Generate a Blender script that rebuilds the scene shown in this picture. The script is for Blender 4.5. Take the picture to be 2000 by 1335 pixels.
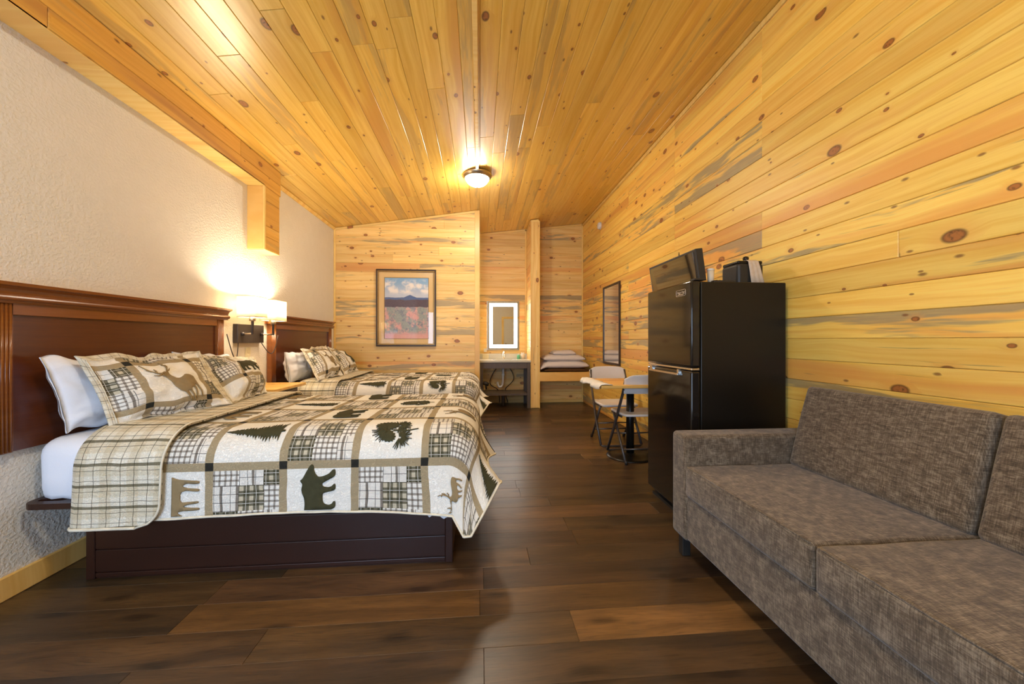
import bpy, bmesh, math, random
from mathutils import Vector, Matrix, noise as mnoise
random.seed(7)
for o in list(bpy.data.objects): bpy.data.objects.remove(o)
SC = bpy.context.scene
COL = SC.collection
PI = math.pi
# ------------------------------------------------------------------ camera, world, lights, exposure
F = 745.0
cam = bpy.data.cameras.new('camera'); cam.sensor_width = 36; cam.lens = F/2000*36
cam.shift_y = -3.5/2000; cam.clip_start = 0.02
co = bpy.data.objects.new('camera', cam); COL.objects.link(co)
co.location = (0, 0, 1.15); co.rotation_euler = (PI/2, 0, -math.atan(63/F))
SC.camera = co
w = bpy.data.worlds.new('world'); SC.world = w; w.use_nodes = True
w.node_tree.nodes['Background'].inputs[0].default_value = (0.55, 0.72, 1, 1)
w.node_tree.nodes['Background'].inputs[1].default_value = 1.0
SC.view_settings.view_transform = 'Standard'; SC.view_settings.look = 'None'
SC.view_settings.gamma = 1; SC.view_settings.use_curve_mapping = False
SC.view_settings.exposure = 1.0
WARM = (1.0, 0.83, 0.60)
DOME_STRENGTH = 84.0
SCONCE_W = 12.5
WINDOW_W = 52.0
LED_STRENGTH = 9.0
def area(name, loc, rot, sx, sy, power, color):
    l = bpy.data.lights.new(name, 'AREA'); l.shape = 'RECTANGLE'; l.size = sx; l.size_y = sy
    l.energy = power; l.color = color
    o = bpy.data.objects.new(name, l); COL.objects.link(o); o.location = loc; o.rotation_euler = rot
    return o
# daylight through the window of the wall behind the camera
area('daylight_left', (-1.05, -1.93, 1.3), (PI/2, 0, 0), 1.5, 1.7, WINDOW_W*1.3, (0.50, 0.70, 1.0))
XL, XR, YB, YR, YP = -2.102, 1.92, 6.98, -1.8, 5.712
def ceil_z(x): return 3.09 + (0.152*x if x < 0 else 0.12*x)

# ------------------------------------------------------------------ node helper
class NT:
    def __init__(s, name):
        s.mat = bpy.data.materials.new(name); s.mat.use_nodes = True
        s.t = s.mat.node_tree; s.b = s.t.nodes['Principled BSDF']; s.out = s.t.nodes['Material Output']
    def n(s, typ, **kw):
        nd = s.t.nodes.new(typ)
        for k, v in kw.items(): setattr(nd, k, v)
        return nd
    def put(s, sock, v):
        if isinstance(v, bpy.types.NodeSocket): s.t.links.new(v, sock)
        elif v is not None:
            if sock.type == 'RGBA' and not isinstance(v, (int, float)) and len(v) == 3: v = (*v, 1)
            sock.default_value = v
    def m(s, op, a, b=None, c=None, clamp=False):
        nd = s.n('ShaderNodeMath', operation=op, use_clamp=clamp)
        for i, v in enumerate((a, b, c)):
            if v is not None: s.put(nd.inputs[i], v)
        return nd.outputs[0]
    def vm(s, op, a, b=None):
        nd = s.n('ShaderNodeVectorMath', operation=op); s.put(nd.inputs[0], a)
        if b is not None:
            if op == 'SCALE': s.put(nd.inputs[3], b)
            else: s.put(nd.inputs[1], b)
        return nd.outputs[0]
    def mix(s, f, a, b, mode='MIX'):
        nd = s.n('ShaderNodeMix', data_type='RGBA', blend_type=mode)
        s.put(nd.inputs[0], f); s.put(nd.inputs[6], a); s.put(nd.inputs[7], b)
        return nd.outputs[2]
    def noise(s, vec, scale=5, detail=3, rough=0.5, dist=0.0):
        nd = s.n('ShaderNodeTexNoise'); s.put(nd.inputs['Vector'], vec)
        nd.inputs['Scale'].default_value = scale; nd.inputs['Detail'].default_value = detail
        nd.inputs['Roughness'].default_value = rough; nd.inputs['Distortion'].default_value = dist
        return nd.outputs[0]
    def vor(s, vec, scale=5, dims='2D', feature='F1'):
        nd = s.n('ShaderNodeTexVoronoi', voronoi_dimensions=dims, feature=feature); s.put(nd.inputs['Vector'], vec)
        nd.inputs['Scale'].default_value = scale
        return nd
    def ramp(s, f, stops):
        nd = s.n('ShaderNodeValToRGB'); s.put(nd.inputs[0], f); cr = nd.color_ramp
        while len(cr.elements) < len(stops): cr.elements.new(0.5)
        for e, (p, c) in zip(cr.elements, stops):
            e.position = p; e.color = (*c, 1) if not isinstance(c, (int, float)) else (c, c, c, 1)
        return nd.outputs[0]
    def step(s, f, lo, hi):
        nd = s.n('ShaderNodeMapRange', interpolation_type='SMOOTHSTEP'); s.put(nd.inputs[0], f)
        s.put(nd.inputs[1], lo); s.put(nd.inputs[2], hi); nd.inputs[3].default_value = 0; nd.inputs[4].default_value = 1
        return nd.outputs[0]
    def coord(s, k='Object'): return s.n('ShaderNodeTexCoord').outputs[k]
    def scale(s, v, sc):
        nd = s.n('ShaderNodeMapping'); s.put(nd.inputs[0], v); nd.inputs[3].default_value = sc; return nd.outputs[0]
    def sep(s, v):
        nd = s.n('ShaderNodeSeparateXYZ'); s.put(nd.inputs[0], v); return nd.outputs
    def comb(s, x, y, z=0.0):
        nd = s.n('ShaderNodeCombineXYZ'); s.put(nd.inputs[0], x); s.put(nd.inputs[1], y); s.put(nd.inputs[2], z); return nd.outputs[0]
    def bump(s, h, strength=0.3, dist=0.01):
        nd = s.n('ShaderNodeBump'); s.put(nd.inputs['Height'], h); nd.inputs['Strength'].default_value = strength
        nd.inputs['Distance'].default_value = dist; s.t.links.new(nd.outputs[0], s.b.inputs['Normal'])
    def done(s, col=None, rough=0.5, metal=0.0, spec=0.5, coat=0.0, coat_r=0.1):
        s.put(s.b.inputs['Base Color'], col); s.put(s.b.inputs['Roughness'], rough)
        s.b.inputs['Metallic'].default_value = metal; s.b.inputs['Specular IOR Level'].default_value = spec
        s.b.inputs['Coat Weight'].default_value = coat; s.b.inputs['Coat Roughness'].default_value = coat_r
        return s.mat

def simple(name, col, rough=0.5, metal=0.0, spec=0.5, coat=0.0, var=0.08, nscale=30, bump=0.0, coat_r=0.1):
    k = NT(name); c = k.coord()
    f = k.noise(c, nscale, 3)
    a = tuple(min(1, x*(1-var)) for x in col); b = tuple(min(1, x*(1+var)) for x in col)
    colr = k.mix(f, a, b)
    if bump: k.bump(f, bump, 0.003)
    return k.done(colr, rough, metal, spec, coat, coat_r)

def pine(name, light, dark, red, stain_amt, rough, knot_amt=0.5, coat=0.0, redp=0.72, gray=(0.30, 0.25, 0.15)):
    k = NT(name); c = k.coord()
    oi = k.n('ShaderNodeObjectInfo'); r = oi.outputs['Random']; tint = oi.outputs['Color']
    off = k.comb(k.m('MULTIPLY', r, 173.0), k.m('MULTIPLY', r, 91.0), k.m('MULTIPLY', r, 57.0))
    v = k.vm('ADD', c, off)
    warp = k.noise(k.scale(v, (1.2, 3, 3)), 1.0, 2)
    xyz = k.sep(v)
    yw = k.m('ADD', xyz[1], k.m('MULTIPLY', warp, 0.09))
    # knots
    vk = k.vor(k.comb(k.m('MULTIPLY', xyz[0], 4.2), k.m('MULTIPLY', xyz[1], 6.8)), 1.0)
    kd = vk.outputs['Distance']; kc = k.sep(vk.outputs['Color'])
    has = k.m('GREATER_THAN', kc[0], 1-knot_amt)
    rad = k.m('ADD', 0.035, k.m('MULTIPLY', k.m('POWER', kc[1], 2.0), 0.16))
    kn = k.m('MULTIPLY', has, k.m('SUBTRACT', 1.0, k.step(k.m('DIVIDE', kd, rad), 0.75, 1.15)))
    halo = k.m('MULTIPLY', has, k.m('SUBTRACT', 1.0, k.step(k.m('DIVIDE', kd, rad), 0.8, 3.0)))
    # grain bends round the knots
    yg = k.m('ADD', yw, k.m('MULTIPLY', halo, 0.02))
    g1 = k.noise(k.comb(k.m('MULTIPLY', xyz[0], 1.1), k.m('MULTIPLY', yg, 34.0), xyz[2]), 1.0, 4, 0.6)
    g2 = k.noise(k.comb(k.m('MULTIPLY', xyz[0], 6.0), k.m('MULTIPLY', yg, 170.0), xyz[2]), 1.0, 3, 0.6)
    base = k.mix(k.step(g1, 0.34, 0.72), light, dark)
    base = k.mix(k.m('MULTIPLY', k.step(g2, 0.45, 0.8), 0.5), base, dark)
    # reddish heartwood bands
    rb = k.noise(k.comb(k.m('MULTIPLY', xyz[0], 0.5), k.m('MULTIPLY', yw, 9.0), xyz[2]), 1.0, 2)
    isred = k.step(r, redp, redp+0.1)
    rf = k.m('MULTIPLY', k.m('ADD', k.m('MULTIPLY', isred, 0.6), 0.25), k.step(rb, 0.45, 0.62))
    base = k.mix(rf, base, red)
    # blue-grey sap stain in long tongues
    st = k.noise(k.comb(k.m('MULTIPLY', xyz[0], 0.8), k.m('MULTIPLY', yw, 9.0), k.m('ADD', xyz[2], 7.0)), 1.0, 4, 0.68)
    r2 = k.m('FRACT', k.m('MULTIPLY', r, 7.31))
    thr = k.m('SUBTRACT', 0.68, k.m('MULTIPLY', k.m('POWER', r2, 1.4), 0.24))
    sf = k.m('MULTIPLY', k.step(st, thr, k.m('ADD', thr, 0.09)), stain_amt)
    sf = k.m('MULTIPLY', sf, k.m('ADD', 0.6, k.m('MULTIPLY', g2, 0.6)))
    base = k.mix(sf, base, gray)
    fs = k.noise(k.comb(k.m('MULTIPLY', xyz[0], 2.2), k.m('MULTIPLY', yw, 60.0), k.m('ADD', xyz[2], 3.0)), 1.0, 2)
    base = k.mix(k.m('MULTIPLY', k.step(fs, 0.70, 0.76), 0.55*stain_amt), base, tuple(x*0.4 for x in gray))
    base = k.mix(k.m('MULTIPLY', halo, 0.35), base, red)
    # pin knots and short dark flecks
    vp = k.vor(k.comb(k.m('MULTIPLY', xyz[0], 7.5), k.m('MULTIPLY', xyz[1], 17.0), 0.0), 1.0); pc_ = k.sep(vp.outputs['Color'])
    pin = k.m('MULTIPLY', k.m('GREATER_THAN', pc_[0], 1-knot_amt*0.22), k.m('SUBTRACT', 1.0, k.step(vp.outputs['Distance'], 0.05, k.m('ADD', 0.09, k.m('MULTIPLY', pc_[1], 0.10)))))
    base = k.mix(k.m('MULTIPLY', pin, 0.8), base, (0.20, 0.065, 0.018))
    krim = k.step(k.m('DIVIDE', kd, rad), 0.55, 0.9)
    kcol = k.mix(k.m('MAXIMUM', krim, k.step(k.noise(v, 60, 2), 0.5, 0.75)), (0.40, 0.13, 0.03), (0.10, 0.032, 0.010))
    base = k.mix(k.m('MULTIPLY', kn, 0.93), base, kcol)
    br = k.m('ADD', 0.90, k.m('MULTIPLY', k.m('FRACT', k.m('MULTIPLY', r, 3.77)), 0.20))
    base = k.vm('MULTIPLY', base, k.comb(br, br, br))
    base = k.mix(1.0, base, tint, 'MULTIPLY')
    k.bump(k.m('ADD', k.m('MULTIPLY', g2, 0.5), k.m('MULTIPLY', kn, -0.6)), 0.15, 0.002)
    return k.done(base, rough, 0, 0.5, coat, 0.25)

M = {}
M['pine_wall'] = pine('pine_wall', (0.96, 0.68, 0.165), (0.86, 0.50, 0.08), (0.80, 0.36, 0.08), 0.85, 0.42, 0.36)
M['pine_back'] = pine('pine_back', (0.94, 0.67, 0.26), (0.82, 0.50, 0.13), (0.78, 0.36, 0.10), 0.85, 0.45, 0.3, gray=(0.34, 0.27, 0.15))
M['pine_ceiling'] = pine('pine_ceiling', (0.93, 0.62, 0.14), (0.80, 0.46, 0.06), (0.72, 0.36, 0.06), 0.38, 0.30, 0.22, coat=0.35, redp=0.85, gray=(0.33, 0.24, 0.13))
M['pine_trim'] = pine('pine_trim', (0.92, 0.66, 0.23), (0.85, 0.54, 0.14), (0.80, 0.46, 0.12), 0.0, 0.38, 0.12)
M['pine_beam'] = pine('pine_beam', (0.84, 0.48, 0.10), (0.72, 0.36, 0.05), (0.55, 0.25, 0.06), 0.25, 0.4, 0.35)
M['pine_furniture'] = pine('pine_furniture', (0.88, 0.55, 0.17), (0.78, 0.43, 0.10), (0.6, 0.28, 0.06), 0.0, 0.35, 0.3)

def floor_mat():
    k = NT('vinyl_plank'); c = k.coord(); oi = k.n('ShaderNodeObjectInfo'); r = oi.outputs['Random']
    off = k.comb(k.m('MULTIPLY', r, 173.0), k.m('MULTIPLY', r, 91.0), 0.0)
    v = k.vm('ADD', c, off); x = k.sep(v)
    wv = k.noise(k.scale(v, (1.5, 4, 1)), 1, 2)
    y = k.m('ADD', x[1], k.m('MULTIPLY', wv, 0.12))
    big = k.noise(k.comb(k.m('MULTIPLY', x[0], 1.3), k.m('MULTIPLY', y, 11.0)), 1, 4, 0.6)
    fine = k.noise(k.comb(k.m('MULTIPLY', x[0], 10.0), k.m('MULTIPLY', y, 190.0)), 1, 4, 0.65)
    tone = k.m('ADD', k.m('MULTIPLY', k.m('POWER', r, 1.4), 0.36), k.m('MULTIPLY', big, 0.95))
    base = k.ramp(tone, [(0.22, (0.020, 0.013, 0.008)), (0.45, (0.048, 0.028, 0.014)), (0.70, (0.095, 0.050, 0.020)), (1.0, (0.19, 0.098, 0.036))])
    base = k.mix(k.m('MULTIPLY', k.step(fine, 0.45, 0.75), 0.55), base, (0.016, 0.010, 0.006))
    kn = k.vor(k.comb(k.m('MULTIPLY', x[0], 1.6), k.m('MULTIPLY', x[1], 5.0)), 1.0)
    kk = k.m('SUBTRACT', 1.0, k.step(kn.outputs['Distance'], 0.03, 0.16))
    base = k.mix(k.m('MULTIPLY', kk, k.m('MULTIPLY', fine, 1.2), clamp=True), base, (0.012, 0.007, 0.004))
    base = k.mix(1.0, base, oi.outputs['Color'], 'MULTIPLY')
    scr = k.noise(k.comb(k.m('MULTIPLY', x[0], 2.0), k.m('MULTIPLY', x[1], 45.0)), 1, 2)
    k.bump(k.m('ADD', k.m('MULTIPLY', fine, 0.4), scr), 0.35, 0.0016)
    ro = k.m('ADD', 0.26, k.m('MULTIPLY', fine, 0.16))
    return k.done(base, ro, 0, 0.42)
M['floor'] = floor_mat()

def plaster():
    k = NT('textured_plaster'); c = k.coord()
    a = k.noise(k.scale(c, (1, 1, 1.3)), 58, 3, 0.5, 0.3); b = k.noise(c, 11, 2)
    h = k.m('ADD', k.step(a, 0.42, 0.62), k.m('MULTIPLY', b, 0.4))
    k.bump(h, 0.36, 0.004)
    return k.done(k.mix(b, (0.74, 0.69, 0.60), (0.79, 0.74, 0.66)), 0.62, 0, 0.3)
M['plaster'] = plaster()

def mahogany(name, a=(0.150, 0.036, 0.006), b=(0.080, 0.017, 0.004), rough=0.26, axis=(1, 1.2, 30)):
    k = NT(name); c = k.coord()
    g = k.noise(k.scale(c, axis), 1.5, 4, 0.6, 0.4); g2 = k.noise(k.scale(c, (axis[0]*5, axis[1]*5, axis[2]*4)), 2, 3)
    base = k.mix(g, a, b); base = k.mix(k.m('MULTIPLY', g2, 0.4), base, tuple(x*0.55 for x in b))
    return k.done(base, rough, 0, 0.5, 0.25, 0.15)
M['mahogany'] = mahogany('mahogany_panel')
M['mahogany_light'] = mahogany('mahogany_trim', (0.32, 0.105, 0.018), (0.20, 0.056, 0.010), 0.24)
M['bed_brown'] = simple('dark_brown_laminate', (0.030, 0.0095, 0.005), 0.38, spec=0.35, var=0.1, nscale=8)
M['vanity_wood'] = mahogany('grey_brown_wood', (0.15, 0.11, 0.082), (0.09, 0.064, 0.048), 0.5, (14, 14, 2))
M['linen'] = simple('white_linen', (0.80, 0.81, 0.86), 0.8, spec=0.2, var=0.02, nscale=300, bump=0.15)
M['towel'] = simple('white_towel', (0.72, 0.64, 0.58), 0.9, spec=0.1, var=0.05, nscale=200, bump=0.3)
M['blanket'] = simple('brown_blanket', (0.10, 0.045, 0.015), 0.9, spec=0.1)
M['black'] = simple('black_enamel', (0.009, 0.007, 0.005), 0.34, var=0.05, spec=0.32)
M['black_gloss'] = simple('black_gloss', (0.010, 0.008, 0.007), 0.10, spec=0.35, coat=0.25, var=0.05, coat_r=0.06)
M['screen'] = simple('dark_screen_glass', (0.006, 0.006, 0.007), 0.05, coat=1.0, var=0.02, coat_r=0.02)
M['black_matte'] = simple('black_plastic', (0.02, 0.018, 0.016), 0.5)
M['chrome'] = simple('brushed_chrome', (0.70, 0.66, 0.60), 0.22, 1.0, var=0.04)
M['nickel'] = simple('brushed_nickel', (0.50, 0.42, 0.32), 0.32, 1.0, var=0.05)
M['bronze'] = simple('dark_bronze', (0.055, 0.042, 0.035), 0.42, 0.5, var=0.25, nscale=12)
M['steel_tube'] = simple('grey_painted_tube', (0.10, 0.085, 0.075), 0.32, 0.5)
M['chair_white'] = simple('white_chair_plastic', (0.70, 0.66, 0.62), 0.45, var=0.03)
M['white_plastic'] = simple('white_plastic', (0.75, 0.73, 0.68), 0.4, var=0.03)
M['ivory'] = simple('ivory_plastic', (0.70, 0.62, 0.40), 0.4, var=0.03)
M['gold'] = simple('aged_gold', (0.34, 0.20, 0.06), 0.38, 0.6, var=0.2, nscale=40)
M['dark_frame'] = simple('dark_walnut_frame', (0.045, 0.022, 0.010), 0.35)
M['mat_board'] = simple('cream_mat_board', (0.74, 0.52, 0.24), 0.8, var=0.02)
M['marble'] = simple('pale_counter', (0.66, 0.62, 0.50), 0.2, var=0.1, nscale=9)
M['mirror'] = simple('mirror_glass', (0.86, 0.86, 0.84), 0.02, 1.0, var=0.01)
M['paper'] = simple('pale_paper', (0.62, 0.50, 0.38), 0.8, var=0.14, nscale=60)
M['white_cloth'] = simple('white_cloth', (0.82, 0.80, 0.75), 0.75, var=0.04)
M['green_label'] = simple('green_wrapper', (0.12, 0.42, 0.22), 0.5)
M['cream_bottle'] = simple('cream_bottle', (0.75, 0.62, 0.45), 0.35)
M['logo'] = simple('silver_print', (0.62, 0.50, 0.38), 0.35, 0.3)

def fabric():
    k = NT('tweed_upholstery'); c = k.coord()
    n1 = k.noise(k.scale(c, (330, 26, 26)), 1, 3, 0.7); n2 = k.noise(k.scale(c, (26, 330, 26)), 1, 3, 0.7); n3 = k.noise(k.scale(c, (26, 26, 330)), 1, 3, 0.7)
    s = k.m('MULTIPLY', k.m('ADD', k.m('ADD', n1, n2), n3), 0.3333)
    b = k.noise(c, 7, 3)
    f = k.m('ADD', k.m('MULTIPLY', k.m('SUBTRACT', s, 0.5), 3.6), 0.5)
    base = k.ramp(f, [(0.05, (0.030, 0.021, 0.014)), (0.45, (0.108, 0.078, 0.050)), (0.95, (0.31, 0.245, 0.175))])
    base = k.mix(k.m('MULTIPLY', b, 0.3), base, (0.10, 0.066, 0.040))
    k.bump(s, 0.5, 0.003)
    k.b.inputs['Sheen Weight'].default_value = 0.25; k.b.inputs['Sheen Roughness'].default_value = 0.5
    return k.done(base, 0.88, 0, 0.2)
M['fabric'] = fabric()

CREAM, TAN, OLIVE, BROWN, BLACKISH = (0.90, 0.87, 0.79), (0.36, 0.285, 0.17), (0.055, 0.052, 0.026), (0.10, 0.068, 0.040), (0.028, 0.027, 0.022)
def band(k, u, freq, lo, hi, ph=0.0):
    fr = k.m('FRACT', k.m('ADD', k.m('MULTIPLY', u, freq), ph))
    return k.m('MULTIPLY', k.m('GREATER_THAN', fr, lo), k.m('LESS_THAN', fr, hi))
def plaid_cols(k, u, v):
    # three small-patch plaids, u and v in cell units (three patches to a cell)
    dA = k.mix(k.m('MULTIPLY', band(k, u, 6.6, 0.0, 0.60), 0.78), (0.62, 0.55, 0.40), OLIVE)
    dA = k.mix(k.m('MULTIPLY', band(k, v, 6.6, 0.0, 0.55), 0.80), dA, OLIVE)
    dA = k.mix(k.m('MULTIPLY', k.m('MAXIMUM', band(k, u, 6.6, 0.25, 0.30), band(k, v, 6.6, 0.25, 0.30)), 0.75), dA, CREAM)
    dB = k.mix(k.m('MULTIPLY', band(k, u, 12.0, 0.0, 0.36), 0.66), CREAM, BROWN)
    dB = k.mix(k.m('MULTIPLY', band(k, v, 12.0, 0.0, 0.36), 0.66), dB, BROWN)
    dC = k.mix(k.m('MULTIPLY', band(k, u, 4.2, 0.45, 0.62), 0.8), (0.84, 0.80, 0.72), BROWN)
    dC = k.mix(k.m('MULTIPLY', k.m('MAXIMUM', band(k, u, 8.0, 0.1, 0.17), band(k, v, 8.0, 0.1, 0.17)), 0.85), dC, BLACKISH)
    return dA, dB, dC
def quilt_relief(k, uv, s1=24):
    a = k.noise(uv, s1, 2, 0.5, 1.6)
    ln = k.m('ABSOLUTE', k.m('SUBTRACT', a, 0.5))
    h = k.m('ADD', k.step(ln, 0.0, 0.09), k.m('MULTIPLY', k.noise(uv, 14, 2), 1.2))
    k.bump(h, 0.6, 0.005)
def quilt_mat():
    k = NT('patchwork_quilt'); uv = k.n('ShaderNodeUVMap'); uv = uv.outputs[0]
    x = k.sep(uv)
    wob = k.noise(uv, 3.0, 2)
    u = k.m('ADD', x[0], k.m('MULTIPLY', k.m('SUBTRACT', wob, 0.5), 0.04)); v = x[1]
    H = 0.055
    us, vs = k.m('ADD', u, H), k.m('ADD', v, H)
    iu, iv = k.m('FLOOR', us), k.m('FLOOR', vs)
    fu, fv = k.m('SUBTRACT', us, iu), k.m('SUBTRACT', vs, iv)
    su, sv = k.m('LESS_THAN', fu, 2*H), k.m('LESS_THAN', fv, 2*H)
    par = k.m('MODULO', k.m('ADD', k.m('ADD', iu, iv), 1000.0), 2.0)     # 1 = motif cell
    gu, gv = k.m('DIVIDE', k.m('SUBTRACT', fu, 2*H), 1-2*H), k.m('DIVIDE', k.m('SUBTRACT', fv, 2*H), 1-2*H)
    ju, jv = k.m('FLOOR', k.m('MULTIPLY', gu, 2.6)), k.m('FLOOR', k.m('MULTIPLY', gv, 2.6))
    ty = k.m('MODULO', k.m('ADD', k.m('SUBTRACT', ju, jv), 9.0), 3.0)
    A, B, C = plaid_cols(k, gu, gv)
    pat = k.mix(k.m('GREATER_THAN', ty, 0.5), A, B); pat = k.mix(k.m('GREATER_THAN', ty, 1.5), pat, C)
    col = k.mix(par, pat, CREAM)
    fib = k.noise(uv, 60, 3)
    tan = k.mix(fib, TAN, tuple(c*1.25 for c in TAN))
    col = k.mix(k.m('MAXIMUM', su, sv), col, tan)
    col = k.mix(k.m('MULTIPLY', su, sv), col, BLACKISH)
    quilt_relief(k, uv)
    return k.done(col, 0.85, 0, 0.15)
M['quilt'] = quilt_mat()
def window_plaid():
    k = NT('windowpane_plaid'); uv = k.n('ShaderNodeUVMap').outputs[0]; x = k.sep(uv); u, v = x[0], x[1]
    base = (0.80, 0.76, 0.64)
    wv_ = k.noise(k.scale(uv, (60, 3, 1)), 1, 2); u = k.m('ADD', u, k.m('MULTIPLY', k.noise(uv, 2.5, 2), 0.05)); v = k.m('ADD', v, k.m('MULTIPLY', k.noise(uv, 2.1, 2), 0.06))
    base = k.mix(k.m('MULTIPLY', wv_, 0.5), (0.88, 0.84, 0.72), (0.66, 0.56, 0.36))
    c = k.mix(k.m('MULTIPLY', band(k, u, 3.4, 0.0, 0.42), 0.35), base, (0.56, 0.44, 0.24))
    c = k.mix(k.m('MULTIPLY', band(k, v, 3.2, 0.55, 1.0), 0.35), c, (0.56, 0.44, 0.24))
    c = k.mix(k.m('MULTIPLY', band(k, v, 3.2, 0.0, 0.13), 0.85), c, (0.10, 0.085, 0.038))
    c = k.mix(k.m('MULTIPLY', k.m('MAXIMUM', band(k, u, 6.8, 0.5, 0.545), band(k, v, 6.4, 0.6, 0.645)), 0.85), c, (0.05, 0.04, 0.02))
    quilt_relief(k, uv)
    return k.done(c, 0.85, 0, 0.15)
M['windowpane'] = window_plaid()
M['applique_dark'] = simple('dark_green_applique', (0.055, 0.052, 0.026), 0.85, spec=0.1, var=0.25, nscale=40)
M['applique_tan'] = simple('tan_applique', (0.27, 0.195, 0.10), 0.85, spec=0.1, var=0.15, nscale=40)
M['binding'] = simple('cream_binding', (0.72, 0.66, 0.52), 0.85, spec=0.1, var=0.3, nscale=25)

def emission(name, col, strength):
    k = NT(name); e = k.n('ShaderNodeEmission'); e.inputs[0].default_value = (*col, 1); e.inputs[1].default_value = strength
    k.t.links.new(e.outputs[0], k.out.inputs[0]); return k.mat
M['dome'] = emission('lit_dome_glass', (1.0, 0.89, 0.72), DOME_STRENGTH)
M['led'] = emission('led_strip', (1.0, 0.98, 0.92), LED_STRENGTH)
M['bulb'] = emission('lit_bulb', (1.0, 0.80, 0.52), 14)
def shade_mat():
    k = NT('fabric_shade'); tr = k.n('ShaderNodeBsdfTranslucent'); tr.inputs[0].default_value = (0.95, 0.87, 0.72, 1)
    df = k.n('ShaderNodeBsdfDiffuse'); df.inputs[0].default_value = (0.85, 0.80, 0.70, 1)
    mx = k.n('ShaderNodeMixShader'); mx.inputs[0].default_value = 0.35
    k.t.links.new(tr.outputs[0], mx.inputs[1]); k.t.links.new(df.outputs[0], mx.inputs[2]); k.t.links.new(mx.outputs[0], k.out.inputs[0])
    return k.mat
M['shade'] = shade_mat()
def glass_mat():
    k = NT('picture_glass'); tr = k.n('ShaderNodeBsdfTransparent'); gl = k.n('ShaderNodeBsdfGlossy'); gl.inputs['Roughness'].default_value = 0.02
    mx = k.n('ShaderNodeMixShader'); lw = k.n('ShaderNodeLayerWeight'); fac = k.m('ADD', 0.04, k.m('MULTIPLY', k.m('POWER', lw.outputs['Facing'], 5.0), 0.9))
    k.t.links.new(fac, mx.inputs[0]); k.t.links.new(tr.outputs[0], mx.inputs[1]); k.t.links.new(gl.outputs[0], mx.inputs[2])
    k.t.links.new(mx.outputs[0], k.out.inputs[0]); return k.mat
M['glass'] = glass_mat()
def painting():
    k = NT('desert_landscape_print'); g = k.coord('UV'); x = k.sep(g); u, v = x[0], x[1]
    n = k.noise(g, 6, 5, 0.6); nf = k.noise(k.scale(g, (1, 1.6, 1)), 22, 4, 0.7)
    cl = k.noise(k.scale(g, (1, 1.7, 1)), 4.2, 5, 0.55)
    cm = k.m('MULTIPLY', k.step(cl, 0.42, 0.60), k.m('MULTIPLY', k.step(v, 0.70, 0.78), k.m('SUBTRACT', 1.0, k.step(v, 0.90, 1.0))))
    sky = k.mix(k.step(v, 0.68, 1.0), (0.56, 0.60, 0.70), (0.22, 0.42, 0.66))
    sky = k.mix(cm, sky, (0.88, 0.82, 0.78))
    ridge = k.m('ADD', 0.655, k.m('MULTIPLY', k.noise(k.comb(u, 3.0), 3.0, 3), 0.04))
    peak = k.m('SUBTRACT', 0.045, k.m('MULTIPLY', k.m('ABSOLUTE', k.m('SUBTRACT', u, 0.58)), 0.30))
    ridge = k.m('ADD', ridge, k.m('MAXIMUM', peak, 0.0))
    c = k.mix(k.m('LESS_THAN', v, ridge), sky, (0.10, 0.15, 0.32))
    hill = k.m('ADD', 0.615, k.m('MULTIPLY', k.noise(k.comb(u, 9.0), 5.0, 3), 0.05))
    c = k.mix(k.m('LESS_THAN', v, hill), c, k.mix(nf, (0.075, 0.06, 0.09), (0.16, 0.11, 0.13)))
    fld = k.m('ADD', 0.50, k.m('MULTIPLY', k.noise(k.comb(u, 19.0), 8.0, 3), 0.04))
    pink = k.mix(nf, (0.70, 0.27, 0.28), (0.74, 0.50, 0.42)); grey = k.mix(nf, (0.16, 0.22, 0.26), (0.50, 0.50, 0.42))
    bush = k.mix(k.step(k.noise(k.scale(g, (1, 1.2, 1)), 3.3, 4, 0.7), 0.46, 0.58), grey, pink)
    fb = k.step(k.noise(k.scale(g, (1.2, 1.5, 1)), 7.0, 4, 0.7), 0.52, 0.60)
    bush = k.mix(k.m('MULTIPLY', fb, 0.8), bush, k.mix(nf, (0.10, 0.14, 0.22), (0.30, 0.32, 0.36)))
    bush = k.mix(k.m('SUBTRACT', 1.0, k.step(v, 0.05, 0.13)), bush, pink)
    c = k.mix(k.m('LESS_THAN', v, fld), c, bush)
    return k.done(c, 0.6, 0, 0.3)
M['painting'] = painting()

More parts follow.
